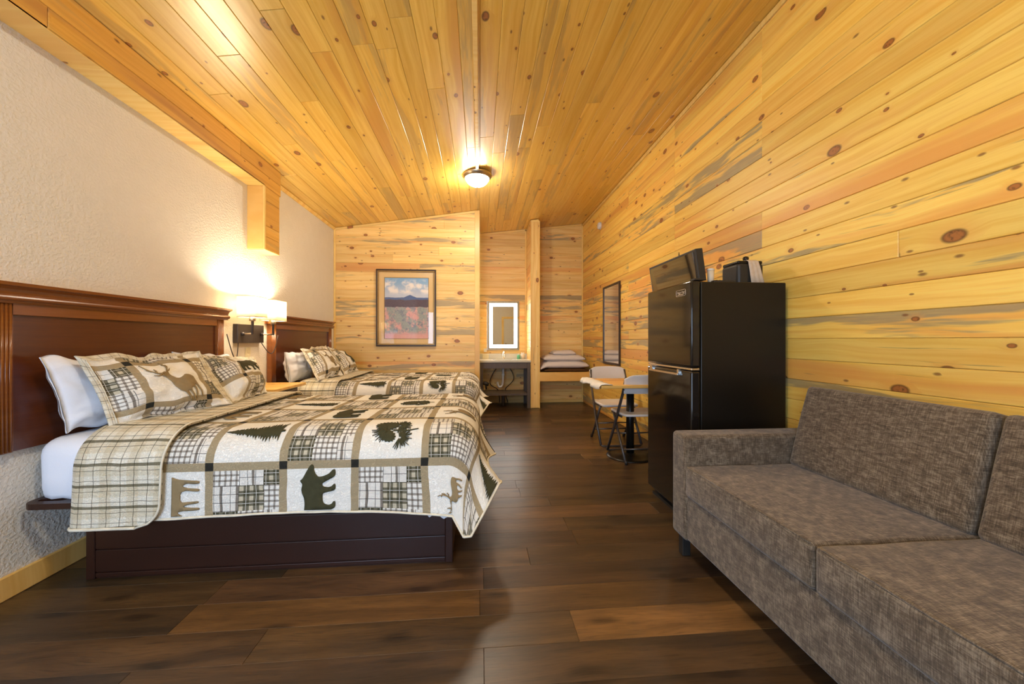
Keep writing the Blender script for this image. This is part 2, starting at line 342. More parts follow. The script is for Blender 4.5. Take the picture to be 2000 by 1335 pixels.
# ------------------------------------------------------------------ mesh helpers
class MB:
    def __init__(s): s.v = []; s.f = []; s.uv = {}; s.sm = []
    def add(s, vs, fs, smooth=False):
        o = len(s.v); s.v += [tuple(p) for p in vs]
        for f in fs: s.f.append(tuple(i+o for i in f)); s.sm.append(smooth)
        return s
    def box(s, lo, hi, bev=0.0, seg=2):
        if bev <= 0:
            x0, y0, z0 = lo; x1, y1, z1 = hi
            s.add([(x0,y0,z0),(x1,y0,z0),(x1,y1,z0),(x0,y1,z0),(x0,y0,z1),(x1,y0,z1),(x1,y1,z1),(x0,y1,z1)],
                  [(0,3,2,1),(4,5,6,7),(0,1,5,4),(1,2,6,5),(2,3,7,6),(3,0,4,7)]); return s
        bm = bmesh.new(); bmesh.ops.create_cube(bm, size=1)
        for v in bm.verts: v.co = Vector(((lo[0]+hi[0])/2+v.co.x*(hi[0]-lo[0]), (lo[1]+hi[1])/2+v.co.y*(hi[1]-lo[1]), (lo[2]+hi[2])/2+v.co.z*(hi[2]-lo[2])))
        bmesh.ops.bevel(bm, geom=bm.edges[:], offset=bev, segments=seg, affect='EDGES', profile=0.5)
        bm.verts.ensure_lookup_table(); bm.verts.index_update()
        bm.normal_update(); n0 = len(s.f)
        s.add([v.co for v in bm.verts], [[v.index for v in f.verts] for f in bm.faces])
        if bev > 0.004:
            for i_, f_ in enumerate(bm.faces): s.sm[n0+i_] = max(abs(c_) for c_ in f_.normal) < 0.999
        bm.free(); return s
    def obox(s, c, size, rot=(0,0,0), bev=0.0, seg=2):      # box centred at c, rotated
        n = len(s.v); s.box((-size[0]/2,-size[1]/2,-size[2]/2), (size[0]/2,size[1]/2,size[2]/2), bev, seg)
        R = Matrix.Rotation(rot[2],3,'Z') @ Matrix.Rotation(rot[1],3,'Y') @ Matrix.Rotation(rot[0],3,'X')
        for i in range(n, len(s.v)): s.v[i] = tuple(R @ Vector(s.v[i]) + Vector(c))
        return s
    def tube(s, pts, r, n=10, cap=True):
        pts = [Vector(p) for p in pts]; rings = []
        prev = None
        for i, p in enumerate(pts):
            t = (pts[min(i+1, len(pts)-1)] - pts[max(i-1, 0)]).normalized()
            if prev is None:
                a = Vector((0,0,1)) if abs(t.z) < 0.9 else Vector((1,0,0))
            else: a = prev
            e1 = (a - t*a.dot(t)).normalized(); prev = e1; e2 = t.cross(e1)
            rr = r[i] if isinstance(r, (list, tuple)) else r
            rings.append([p + (e1*math.cos(2*PI*k/n) + e2*math.sin(2*PI*k/n))*rr for k in range(n)])
        vs = [q for rg in rings for q in rg]; fs = []
        for i in range(len(pts)-1):
            for k in range(n): fs.append((i*n+k, i*n+(k+1)%n, (i+1)*n+(k+1)%n, (i+1)*n+k))
        s.add(vs, fs, True)
        if cap:
            o = len(s.v) - len(vs)
            s.f.append(tuple(o+k for k in reversed(range(n)))); s.sm.append(False)
            s.f.append(tuple(o+(len(pts)-1)*n+k for k in range(n))); s.sm.append(False)
        return s
    def lathe(s, prof, c=(0,0,0), n=32, smooth=True, squash=None):
        vs = []; fs = []
        for (r, z) in prof:
            for k in range(n):
                a = 2*PI*k/n
                vs.append((c[0]+r*math.cos(a), c[1]+r*math.sin(a), c[2]+z))
        for i in range(len(prof)-1):
            for k in range(n): fs.append((i*n+k, i*n+(k+1)%n, (i+1)*n+(k+1)%n, (i+1)*n+k))
        return s.add(vs, fs, smooth)
    def prism_y(s, poly, y0, y1, smooth=False):              # poly in (x, z)
        n = len(poly); vs = [(x, y0, z) for x, z in poly] + [(x, y1, z) for x, z in poly]
        fs = [(i, (i+1)%n, n+(i+1)%n, n+i) for i in range(n)] + [tuple(reversed(range(n))), tuple(range(n, 2*n))]
        return s.add(vs, fs, smooth)
    def build(s, name, mat, parent=None, sub=0, solid=0.0, offset=-1, bevel=0.0):
        me = bpy.data.meshes.new(name); me.from_pydata(s.v, [], s.f); me.materials.append(mat)
        for p, q in zip(me.polygons, s.sm): p.use_smooth = q
        if s.uv:
            l = me.uv_layers.new(name='UVMap')
            for lp in me.loops: l.data[lp.index].uv = s.uv.get(lp.vertex_index, (0, 0))
        bm = bmesh.new(); bm.from_mesh(me)
        if not s.uv: bmesh.ops.recalc_face_normals(bm, faces=bm.faces)
        bm.to_mesh(me); bm.free()
        o = bpy.data.objects.new(name, me); COL.objects.link(o)
        if solid: md = o.modifiers.new('s', 'SOLIDIFY'); md.thickness = solid; md.offset = offset
        if bevel: md = o.modifiers.new('b', 'BEVEL'); md.width = bevel; md.segments = 2; md.limit_method = 'ANGLE'
        if sub: md = o.modifiers.new('u', 'SUBSURF'); md.levels = sub; md.render_levels = sub
        if parent is not None: put(o, parent)
        return o
PINV = {}
def put(o, parent):
    o.parent = parent
    o.matrix_parent_inverse = PINV.get(parent.name, Matrix.Identity(4))
def thing(name, label, cat, loc, group=None, rz=0.0):
    o = bpy.data.objects.new(name, None); COL.objects.link(o); o.location = loc; o.rotation_euler = (0, 0, rz)
    o.empty_display_size = 0.1
    PINV[o.name] = (Matrix.Translation(loc) @ Matrix.Rotation(rz, 4, 'Z')).inverted()
    return tag(o, label, cat, group)
def tag(o, label, cat, group=None):
    o['label'] = label; o['category'] = cat
    if group: o['group'] = group
    return o
def struct(o): o['kind'] = 'structure'; return o

# planks: prism with chamfered face; local x = length, y = width, z = out of the surface
def plank_mesh(poly, d, mat, ch=0.003):
    n = len(poly)
    cx = sum(p[0] for p in poly)/n; cy = sum(p[1] for p in poly)/n
    ins = []
    for i in range(n):
        p0, p1, p2 = Vector(poly[i-1]), Vector(poly[i]), Vector(poly[(i+1)%n])
        d1 = (p1-p0).normalized(); d2 = (p2-p1).normalized()
        n1 = Vector((-d1.y, d1.x)); n2 = Vector((-d2.y, d2.x))
        b = n1+n2; b = b/max(0.3, b.dot(n1)) if b.length > 1e-6 else n1
        ins.append(p1 + b*ch)
    vs = [(p[0], p[1], 0) for p in poly] + [(p[0], p[1], d-ch) for p in poly] + [(p.x, p.y, d) for p in ins]
    fs = [tuple(range(2*n, 3*n))]
    for i in range(n):
        j = (i+1) % n
        fs += [(i, j, n+j, n+i), (n+i, n+j, 2*n+j, 2*n+i)]
    me = bpy.data.meshes.new('plank'); me.from_pydata(vs, [], fs); me.materials.append(mat)
    return me
PM = {}
def plank(parent, mat, origin, ax, ay, poly, d=0.012, tint=1.0, ch=0.003):
    """origin: world point of local 0; ax, ay: world directions of length and width"""
    if isinstance(tint, (int, float)): tint = (tint, tint, tint)
    key = (mat.name, d, ch, tuple((round(a, 3), round(b, 3)) for a, b in poly))
    me = PM.get(key)
    if me is None: me = PM[key] = plank_mesh(poly, d, mat, ch)
    o = bpy.data.objects.new('plank', me); COL.objects.link(o)
    ax = Vector(ax).normalized(); ay = Vector(ay).normalized(); az = ax.cross(ay)
    m = Matrix.Identity(4)
    for i in range(3): m[i][0] = ax[i]; m[i][1] = ay[i]; m[i][2] = az[i]; m[i][3] = origin[i]
    o.matrix_world = m; o.color = (*tint, 1)
    o.parent = parent; return o
def rect(l, w, gap=0.0008): return [(-l/2+gap, -w/2+gap), (l/2-gap, -w/2+gap), (l/2-gap, w/2-gap), (-l/2+gap, w/2-gap)]

# ------------------------------------------------------------------ the room
floor = struct(MB().box((XL-0.1, YR-0.1, -0.10), (XR+0.1, YB+0.1, -0.006)).build('floor', M['black_matte']))
W = 0.169
k0 = int(math.floor((YR-1.43)/W))
k = k0
fixed = {0: 0.38, 1: -1.22, 2: 0.018, -1: 0.015}
tones = {(0, 0.38): (1.75, 1.65, 1.4), (1, -1.22): (1.45, 1.35, 1.1)}
while 1.43+W*k < YB:
    y0 = 1.43+W*k; y1 = min(y0+W, YB); y0 = max(y0, YR)
    ph = fixed.get(k, random.choice((0.0, 0.3, 0.55, 0.8, 1.0))+random.uniform(-0.06, 0.06))
    x = ph - 1.22*math.ceil((ph-XL)/1.22)
    while x < XR:
        a, b = max(x, XL), min(x+1.22, XR)
        if b-a > 0.01 and y1-y0 > 0.01:
            t = random.choice((0.75, 0.85, 0.9, 1.0, 1.0, 1.2))
            tc = (t, t*random.uniform(0.95, 1.05), t*random.uniform(0.9, 1.1))
            for (kk, xx), cc in tones.items():
                if kk == k and abs(xx-x) < 0.01: tc = cc
            plank(floor, M['floor'], ((a+b)/2, (y0+y1)/2, -0.006), (1,0,0), (0,1,0), rect(b-a, y1-y0, 0.0004), 0.006, tc, 0.0012)
        x += 1.22
    k += 1

ceil = MB()
T = 0.06
ceil.prism_y([(XL-0.1, ceil_z(XL-0.1)+0.012), (0, 3.09+0.012), (XR+0.1, ceil_z(XR+0.1)+0.012), (XR+0.1, ceil_z(XR+0.1)+T), (0, 3.09+T), (XL-0.1, ceil_z(XL-0.1)+T)], YR-0.1, YB+0.1)
ceiling = struct(ceil.build('ceiling', M['pine_trim']))
for side in (-1, 1):
    L = abs(XL) if side < 0 else XR
    sl = 0.152 if side < 0 else 0.12
    dvec = Vector((side, 0, side*sl if side > 0 else -sl)).normalized()
    n = int(math.ceil(L/0.13)); tot = L*math.sqrt(1+sl*sl)
    for i in range(n):
        w0 = i*0.1325; w1 = min(w0+0.1325, tot)
        if w1-w0 < 0.01: continue
        cpt = Vector((0, 0, 3.09+0.0125)) + dvec*((w0+w1)/2)
        y = YR; first = True
        while y < YB-0.01:
            l = random.uniform(0.5, 2.2) if first else random.choice((1.8, 2.4, 2.4, 3.0))
            y2 = min(y+l, YB)
            if YB-y2 < 0.3: y2 = YB
            ax = (0, 1, 0); ay = dvec if side > 0 else -dvec
            # ax x ay must point down
            if Vector(ax).cross(ay).z > 0: ax = (0, -1, 0)
            plank(ceiling, M['pine_ceiling'], (cpt.x, (y+y2)/2, cpt.z), ax, ay, rect(y2-y, w1-w0, 0.0006), 0.012, random.uniform(0.93, 1.05))
            y = y2; first = False

# left wall (textured plaster) with its pine baseboard
wl = struct(MB().box((XL-0.12, YR-0.1, -0.1), (XL, YP+0.1, 3.0)).build('wall_left', M['plaster']))
bl = struct(MB().box((XL, YR, 0.0), (XL+0.018, YP, 0.105), 0.004, 1).build('baseboard_left', M['pine_furniture']))
# cove strip between left wall and ceiling
struct(MB().prism_y([(XL, ceil_z(XL)-0.03), (XL+0.012, ceil_z(XL)-0.03), (XL+0.03, ceil_z(XL)+0.0), (XL, ceil_z(XL)-0.002)], 3.94, YP).build('trim_1', M['pine_trim']))
# right wall of horizontal knotty pine boards
wr = struct(MB().box((XR+0.012, YR-0.1, -0.1), (XR+0.12, YB+0.1, 3.5)).build('wall_right', M['pine_trim']))
SEAMS = [YR, -0.6, 0.55, 1.6, 2.456, 3.626, 4.8, 5.95, YB]
z = 0.043-0.124; zt = ceil_z(XR)
row = 0
RED = {7: 1, 15: 1}
while z < zt:
    z0, z1 = max(z, 0.0), min(z+0.124, zt)
    cuts = [YR]
    for s_ in SEAMS[1:-1]:
        pr_ = 0.75 if abs(s_-2.456) < 0.01 else (0.55 if abs(s_-3.626) < 0.01 else 0.3)
        if z1 < 1.3 and s_ in (1.6, 0.55, 2.456): pr_ = 0.0
        if random.random() < pr_: cuts.append(s_)
    cuts.append(YB)
    for a, b in zip(cuts, cuts[1:]):
        if z1-z0 < 0.01: continue
        t = random.uniform(0.92, 1.06)
        plank(wr, M['pine_wall'], (XR+0.0125, (a+b)/2, (z0+z1)/2), (0, 1, 0), (0, 0, -1) if False else (0, 0, 1), rect(b-a, z1-z0), 0.012, t) if False else \
        plank(wr, M['pine_wall'], (XR+0.0125, (a+b)/2, (z0+z1)/2), (0, -1, 0), (0, 0, 1), rect(b-a, z1-z0), 0.012, t)
    z += 0.124; row += 1
struct(MB().box((XR-0.014, YR, zt-0.045), (XR, YB, zt-0.006), 0.003, 1).build('trim_2', M['pine_trim']))

def gable_wall(name, x0, x1, y, thick, rows_z, pitch, mat, wallmat, depth_to=None, bottom=0.0):
    poly = [(x0, bottom), (x1, bottom), (x1, ceil_z(x1))]
    if x0 < 0 < x1: poly.append((0, 3.09))
    poly.append((x0, ceil_z(x0)))
    w_ = struct(MB().prism_y(poly, y+0.012, y+0.012+thick).build(name, wallmat))
    z = rows_z - pitch*math.ceil(rows_z/pitch)
    s0 = (ceil_z(x1)-ceil_z(x0))/(x1-x0)
    lo_ceil = min(ceil_z(x0), ceil_z(x1))
    while z < max(ceil_z(x0), ceil_z(x1)):
        z0, z1 = max(z, bottom), z+pitch
        z += pitch
        if z1 - z0 < 0.01: continue
        def clip(xa, xb):
            # polygon of the board clipped under the slope line
            pts = [(xa, z0), (xb, z0), (xb, z1), (xa, z1)]
            out = []
            f = lambda p: ceil_z(x0)+s0*(p[0]-x0)-p[1]
            for i in range(4):
                p, q = pts[i], pts[(i+1) % 4]
                fp, fq = f(p), f(q)
                if fp >= 0: out.append(p)
                if fp*fq < 0:
                    t = fp/(fp-fq); out.append((p[0]+t*(q[0]-p[0]), p[1]+t*(q[1]-p[1])))
            return out
        cuts = [x0, x1]
        if x1-x0 > 1.5 and random.random() < 0.35: cuts.insert(1, x0+random.uniform(0.5, x1-x0-0.5))
        for a, b in zip(cuts, cuts[1:]):
            pl = clip(a, b)
            if len(pl) < 3: continue
            if max(p[1] for p in pl)-min(p[1] for p in pl) < 0.012: continue
            cx, cz = (a+b)/2, (z0+z1)/2
            loc = [(p[0]-cx, p[1]-cz) for p in pl]
            plank(w_, mat, (cx, y+0.0125, cz), (1, 0, 0), (0, 0, 1), loc, 0.012, random.uniform(0.93, 1.06))
    return w_
# bedroom partition with the picture (its body is the bath block behind)
gable_wall('wall_back', XL, -0.005, YP, 1.2, 1.36, 0.1305, M['pine_back'], M['pine_trim'])
tb = MB()
def slope_strip(x0, x1, y, d, h):
    tb = MB()
    za, zb = ceil_z(x0), ceil_z(x1)
    vs = [(x0, y, za-h), (x1, y, zb-h), (x1, y, zb-0.004), (x0, y, za-0.004)]
    vs += [(a, y-d, c) for a, _, c in vs]
    return tb.add(vs, [(0,1,2,3),(7,6,5,4),(0,4,5,1),(1,5,6,2),(2,6,7,3),(3,7,4,0)])
struct(slope_strip(XL, -0.07, YP, 0.012, 0.035).build('trim_3', M['pine_trim']))
struct(MB().box((-0.075, YP-0.018, 0.0), (0.0, YP+0.03, 3.078), 0.003, 1).build('trim_4', M['pine_trim']))
struct(MB().box((XL, YP-0.014, 0.0), (XL+0.028, YP, ceil_z(XL)-0.01), 0.003, 1).build('trim_5', M['pine_trim']))
# end wall behind vanity and linen shelf
gable_wall('wall_end', 0.0, XR, YB, 0.1, 0.06, 0.128, M['pine_back'], M['pine_trim'])
struct(slope_strip(0.0, 0.855, YB, 0.014, 0.035).build('trim_6', M['pine_trim']))
struct(slope_strip(1.02, XR, YB, 0.014, 0.035).build('trim_7', M['pine_trim']))
struct(MB().box((XR-0.028, YB-0.014, 0.0), (XR, YB, ceil_z(XR)-0.01), 0.003, 1).build('trim_8', M['pine_trim']))
struct(MB().box((0.83, YB-0.014, 0.0), (0.858, YB, ceil_z(0.84)-0.01), 0.003, 1).build('trim_9', M['pine_trim']))
# stub wall between vanity and linen shelf
ws = struct(MB().prism_y([(0.870, 0), (0.998, 0), (0.998, ceil_z(0.998)-0.01), (0.870, ceil_z(0.870)-0.01)], 6.412, YB).build('wall_divider', M['pine_trim']))
z = 0.0
while z < 3.15:
    z1 = min(z+0.128, ceil_z(0.87)-0.012)
    # side boards facing the vanity and facing the shelf
    plank(ws, M['pine_back'], (0.8695, (6.412+YB)/2, (z+z1)/2), (0,-1,0), (0,0,1), rect(YB-6.412, z1-z), 0.012)
    plank(ws, M['pine_back'], (0.9985, (6.412+YB)/2, (z+z1)/2), (0,1,0), (0,0,1), rect(YB-6.412, z1-z), 0.012)
    z = z1+0.0001
    if z1 >= ceil_z(0.87)-0.02: break
plank(ws, M['pine_back'], (0.934, 6.4125, 1.58), (0,0,1), (-1,0,0), rect(3.15, 0.138), 0.014, 1.0)
struct(MB().box((0.858, 6.392, 0.0), (0.868, 6.43, 3.15), 0.002, 1).build('trim_10', M['pine_trim']))
struct(MB().box((1.000, 6.392, 0.0), (1.016, 6.43, 3.165), 0.002, 1).build('trim_11', M['pine_trim']))
struct(MB().box((1.012, YB-0.012, 0.0), (XR, YB, 0.045), 0.003, 1).build('baseboard_end', M['pine_trim']))
# wall behind the camera with two windows and an entrance door
wb = MB()
zt_ = 3.35
holes = [(-1.8, -0.3)]
wb.box((XL-0.1, YR-0.12, -0.1), (-1.8, YR, zt_)).box((-0.3, YR-0.12, -0.1), (XR+0.1, YR, zt_))
for a, b in holes: wb.box((a, YR-0.12, -0.1), (b, YR, 0.45)).box((a, YR-0.12, 2.15), (b, YR, zt_))
struct(wb.build('wall_rear', M['plaster']))
for i, (a, b) in enumerate(holes):
    wf = MB(); t = 0.05
    wf.box((a, YR-0.10, 0.45), (a+t, YR+0.01, 2.15)).box((b-t, YR-0.10, 0.45), (b, YR+0.01, 2.15))
    wf.box((a+t, YR-0.10, 0.45), (b-t, YR+0.01, 0.45+t)).box((a+t, YR-0.10, 2.15-t), (b-t, YR+0.01, 2.15)).box(((a+b)/2-0.02, YR-0.08, 0.5), ((a+b)/2+0.02, YR-0.03, 2.1))
    o = struct(wf.build('window_%d' % (i+1), M['white_plastic']))
    g = MB().add([(a+t, YR-0.06, 0.5), (b-t, YR-0.06, 0.5), (b-t, YR-0.06, 2.1), (a+t, YR-0.06, 2.1)], [(0, 1, 2, 3)]).build('pane', M['glass'], o)

dr = struct(MB().box((0.98, YR, 0.0), (1.80, YR+0.03, 2.03), 0.004, 1).build('door_1', M['white_plastic']))
mb = MB()
for a in ((0.90, 0.0, 0.98, 2.11), (1.80, 0.0, 1.88, 2.11), (0.98, 2.03, 1.80, 2.11)): mb.box((a[0], YR, a[1]), (a[2], YR+0.045, a[3]), 0.003, 1)
mb.build('door_casing', M['pine_trim'], dr)
MB().lathe([(0, 0), (0.028, 0.0), (0.028, 0.01), (0.012, 0.015), (0.012, 0.04), (0.026, 0.05), (0.026, 0.07), (0, 0.08)], (0, 0, 0), 16).build('door_knob', M['nickel'], dr).matrix_basis = Matrix.Translation((1.06, YR+0.03, 1.0)) @ Matrix.Rotation(-PI/2, 4, 'X')

# boxed-in beam along the left wall, with its short drop
beam = thing('boxed_beam', 'pine-clad boxed beam under the ceiling along the cream wall, with a short drop at its end', 'beam', (XL, 3.7, 2.0))
BX = -1.95
MB().box((XL+0.0, YR, 2.568), (BX-0.012, 3.92, ceil_z(XL)-0.005)).build('core', M['pine_trim'], beam)
MB().box((XL, YR, 2.555), (BX, 3.648, 2.568), 0.002, 1).build('soffit_board', M['pine_trim'], beam)
def side_plank(y0, y1, z0, z1, tint=1.0):
    o = plank(beam, M['pine_beam'], (BX-0.0125, (y0+y1)/2, (z0+z1)/2), (0,1,0), (0,0,1), rect(y1-y0, z1-z0), 0.0125, tint)
    o.matrix_parent_inverse = PINV[beam.name]
cz = ceil_z(BX)
side_plank(YR, 1.9, 2.555, 2.66); side_plank(1.9, 3.93, 2.555, 2.66)
side_plank(YR, 3.30, 2.66, cz-0.003); side_plank(3.30, 3.93, 2.66, cz-0.003)
for z0, z1 in ((1.986, 2.10), (2.10, 2.20), (2.20, 2.43), (2.43, 2.555)):
    side_plank(3.668, 3.907, z0, z1)
MB().box((XL, 3.66, 1.99), (BX-0.0125, 3.90, 2.56)).build('drop_core', M['pine_trim'], beam)
MB().box((XL, 3.648, 1.98), (BX-0.016, 3.66, 2.556), 0.002, 1).build('drop_face', M['pine_furniture'], beam)
MB().box((BX-0.016, 3.646, 1.978), (BX+0.001, 3.668, 2.556), 0.002, 1).build('corner_strip', M['pine_trim'], beam)
MB().box((XL, 3.66, 1.976), (BX, 3.907, 1.99), 0.002, 1).build('drop_soffit', M['pine_trim'], beam)

# thin cover strip down the ceiling to the light
struct(MB().box((-0.045, YR, 3.062), (-0.012, 4.33, 3.084), 0.003, 1).build('trim_12', M['pine_trim']))

# ------------------------------------------------------------------ ceiling lights
def dome_light(y, label):
    t = thing('ceiling_light', label, 'ceiling light', (-0.03, y, 3.06), 'flush ceiling lights')
    c = (-0.03, y, 3.085)
    MB().lathe([(0.0,-0.002),(0.165,-0.002),(0.172,-0.012),(0.170,-0.030),(0.160,-0.040),(0.150,-0.052),(0.142,-0.058),(0.137,-0.058),(0.137,-0.040)], c, 48).build('rim', M['nickel'], t)
    MB().lathe([(0.139,-0.050),(0.134,-0.068),(0.118,-0.095),(0.090,-0.120),(0.055,-0.136),(0.02,-0.143),(0.0,-0.144)], c, 40).build('glass_dome', M['dome'], t)
    MB().lathe([(0.0,-0.160),(0.006,-0.158),(0.009,-0.150),(0.012,-0.144),(0.006,-0.142),(0,-0.142)], c, 12).build('finial', M['nickel'], t)
    return t
dome_light(4.46, 'round brushed-nickel flush ceiling light with a lit white glass dome')

dome_light(0.75, 'unseen round flush ceiling light added as fill, nearest the window wall')  # invented second dome, out of frame, added as the room's main fill

# ------------------------------------------------------------------ headboards
def headboard(y0, y1, label):
    """y0..y1 outer edges of the two posts"""
    t = thing('headboard', label, 'headboard', (XL+0.03, (y0+y1)/2, 0.655), 'mahogany headboards')
    X0 = XL+0.002; zb = 0.655
    MB().box((X0, y0+0.06, zb), (X0+0.030, y1-0.06, 1.325)).build('panel', M['mahogany'], t)
    MB().box((X0+0.028, y0+0.07, 1.262), (X0+0.045, y1-0.07, 1.320), 0.002, 1).build('top_rail', M['mahogany_light'], t)
    for ya in (y0, y1-0.085):
        m = MB().box((X0, ya, zb), (X0+0.045, ya+0.085, 1.320), 0.002, 1)
        for i in range(5):
            yc = ya+0.012+i*0.0153
            m.tube([(X0+0.044, yc, zb+0.004), (X0+0.044, yc, 1.318)], 0.0062, 8)
        m.build('post', M['mahogany_light'], t)
    prof = [(X0, 1.312), (X0+0.055, 1.312), (X0+0.060, 1.320)]
    for i in range(7):
        a = -PI/2+PI*i/6; prof.append((X0+0.060+0.014*math.cos(a), 1.336+0.014*math.sin(a)))
    prof += [(X0+0.058, 1.352), (X0+0.060, 1.362), (X0+0.066, 1.374), (X0+0.078, 1.384), (X0+0.090, 1.388), (X0+0.092, 1.402), (X0, 1.402)]
    MB().prism_y(prof, y0-0.035, y1+0.03).build('crown_moulding', M['mahogany_light'], t)
    return t
headboard(1.782, 3.262, 'dark mahogany headboard of the near bed, with fluted posts and crown moulding')
headboard(3.965, 5.50, 'dark mahogany headboard of the far bed, beside the pine partition')

# ------------------------------------------------------------------ beds
YN1, YF1 = 1.90, 3.30
class Quilt:
    R = 0.16; LA = 0.16*PI/2; ZT = 0.715
    def __init__(s, yn, yf, xf, hemz, seed, p0=-1.83):
        s.yn, s.yf, s.xf, s.p0 = yn, yf, xf, p0
        s.pf = xf-s.R; s.qn = yn+s.R; s.qf = yf-s.R
        s.D = s.LA + (s.ZT-s.R-hemz); s.hemz = hemz; s.seed = seed
        s.pmax = s.pf+s.D; s.qmin = s.qn-s.D; s.qmax = s.qf+s.D
        # corner hem keys: theta fraction -> offset from (xf, yn) and height
        s.ck = [(0.0, (-0.13, -0.055, hemz-0.015)), (0.30, (-0.075, -0.105, hemz-0.095)), (0.55, (-0.04, -0.11, hemz-0.09)), (0.78, (0.035, -0.035, hemz+0.01)), (1.0, (0.10, 0.07, hemz+0.07))]
    def hem_near(s, p, far=False):
        n = mnoise.noise(Vector((p*2.2, s.seed, 3.1)))*0.010 + mnoise.noise(Vector((p*7, s.seed, 1.1)))*0.004
        x = p; b = max(0, (p-(s.pf-0.35))/0.35)
        x -= 0.0*b
        z = s.hemz + 0.006*math.sin(p*5) + n*0.4
        y = (s.yn - 0.006 - n - 0.05*b*b) if not far else (s.yf+0.01+n)
        if not far: x = p + b*b*(s.xf-0.13-s.pf)
        else: x = p
        return Vector((x, y, z - 0.015*b))
    def hem_foot(s, q):
        d = q - s.qn
        ph = s.seed*1.7
        wv = 0.035*math.sin(d*9.0+0.6+ph) + 0.018*math.sin(d*21+ph)
        e = math.exp(-d*5.0)
        x = s.xf + 0.055 + (0.045 + 0.07*math.sin(min(1, d/0.3)*PI))*e + wv*(1-e)
        z = s.hemz + 0.05 + 0.02*e + 0.015*math.sin(d*13+ph)
        y = q + (s.yn+0.07-s.qn)*math.exp(-d*3.0)
        return Vector((x, y, z))
    def dmax(s, th):
        c, sn = math.cos(th), math.sin(th)
        m = min(s.D/max(c, 1e-4), s.D/max(sn, 1e-4))
        return min(m, s.D*1.20)
    def clamp(s, p, q):
        dp = p-s.pf
        for near in (True, False):
            dq = (s.qn-q) if near else (q-s.qf)
            if dp > 0 and dq > 0:
                d = math.hypot(dp, dq); th = math.atan2(dp, dq); m = s.dmax(th)
                if d > m: 
                    dp2, dq2 = m*math.sin(th), m*math.cos(th)
                    return s.pf+dp2, (s.qn-dq2 if near else s.qf+dq2), True
        return p, q, False
    def pos(s, p, q):
        R, LA, ZT = s.R, s.LA, s.ZT
        dp = p-s.pf; dn = s.qn-q; df = q-s.qf
        sag = 0.010*mnoise.noise(Vector((p*1.6, q*1.6, s.seed))) + 0.004*mnoise.noise(Vector((p*6, q*6, s.seed)))
        side = dn if dn > 0 else (df if df > 0 else 0)
        near = dn > 0
        yc = s.qn if near else s.qf; sg = -1 if near else 1
        if dp <= 0 and side <= 0: return Vector((p, q, ZT+sag))
        def roll(d):
            a = min(d, LA)/R
            return R*math.sin(a), -R*(1-math.cos(a))
        if dp <= 0:
            h, v = roll(side); E = Vector((p, yc+sg*h, ZT+v+sag*max(0, 1-side/LA)))
            if side <= LA: return E
            H = s.hem_near(p, not near); f = (side-LA)/(s.D-LA)
        elif side <= 0:
            h, v = roll(dp); E = Vector((s.pf+h, q, ZT+v+sag*max(0, 1-dp/LA)))
            if dp <= LA: return E
            H = s.hem_foot(q if q < s.qf-0.3 else q); f = (dp-LA)/(s.D-LA)
        else:
            d = math.hypot(dp, side); th = math.atan2(dp, side)
            h, v = roll(d); E = Vector((s.pf+h*math.sin(th), yc+sg*h*math.cos(th), ZT+v))
            if d <= LA: return E
            f = (d-LA)/(s.dmax(th)-LA); u = th/(PI/2)
            ks = s.ck; H = None
            if near:
                h0 = s.hem_near(s.pf); h1 = s.hem_foot(s.qn)
                pts = [(0.0, h0)] + [(a, Vector((s.xf+o[0], s.yn+o[1], o[2]))) for a, o in ks[1:-1]] + [(1.0, h1)]
            else:
                h0 = s.hem_near(s.pf, True); h1 = s.hem_foot(s.qf)
                tip = Vector((s.xf+0.03, s.yf+0.09, s.hemz-0.08))
                pts = [(0.0, h0), (0.5, tip), (1.0, h1)]
            for (a0, c0), (a1, c1) in zip(pts, pts[1:]):
                if a0 <= u <= a1+1e-9:
                    tt = (u-a0)/(a1-a0); tt = tt*tt*(3-2*tt); H = c0.lerp(c1, tt); break
            if H is None: H = pts[-1][1]
        f = max(0, min(1, f)); g = f**1.25
        P = Vector((E.x+(H.x-E.x)*g, E.y+(H.y-E.y)*g, E.z+(H.z-E.z)*f))
        rip = 0.006*f*mnoise.noise(Vector((p*9, q*2, s.seed+5)))
        if dp <= 0: P.y += rip*sg
        return P
    def normal(s, p, q):
        e = 0.004
        a = s.pos(p+e, q)-s.pos(p-e, q); b = s.pos(p, q+e)-s.pos(p, q-e)
        n = a.cross(b)
        return n.normalized() if n.length > 1e-9 else Vector((0, 0, 1))

def grid_mesh(mb, ps, qs, fpos, fuv, clampf=None):
    idx = {}
    P = {}
    out = {}
    for i, p in enumerate(ps):
        for j, q in enumerate(qs):
            pc, qc, cl = clampf(p, q) if clampf else (p, q, False)
            out[i, j] = cl
            idx[i, j] = len(mb.v); mb.v.append(tuple(fpos(pc, qc))); mb.uv[idx[i, j]] = fuv(pc, qc)
    for i in range(len(ps)-1):
        for j in range(len(qs)-1):
            if out[i,j] and out[i+1,j] and out[i,j+1] and out[i+1,j+1]: continue
            mb.f.append((idx[i,j], idx[i+1,j], idx[i+1,j+1], idx[i,j+1])); mb.sm.append(True)
def lin(a, b, step):
    n = max(2, int(round((b-a)/step)))
    return [a+(b-a)*i/n for i in range(n+1)]

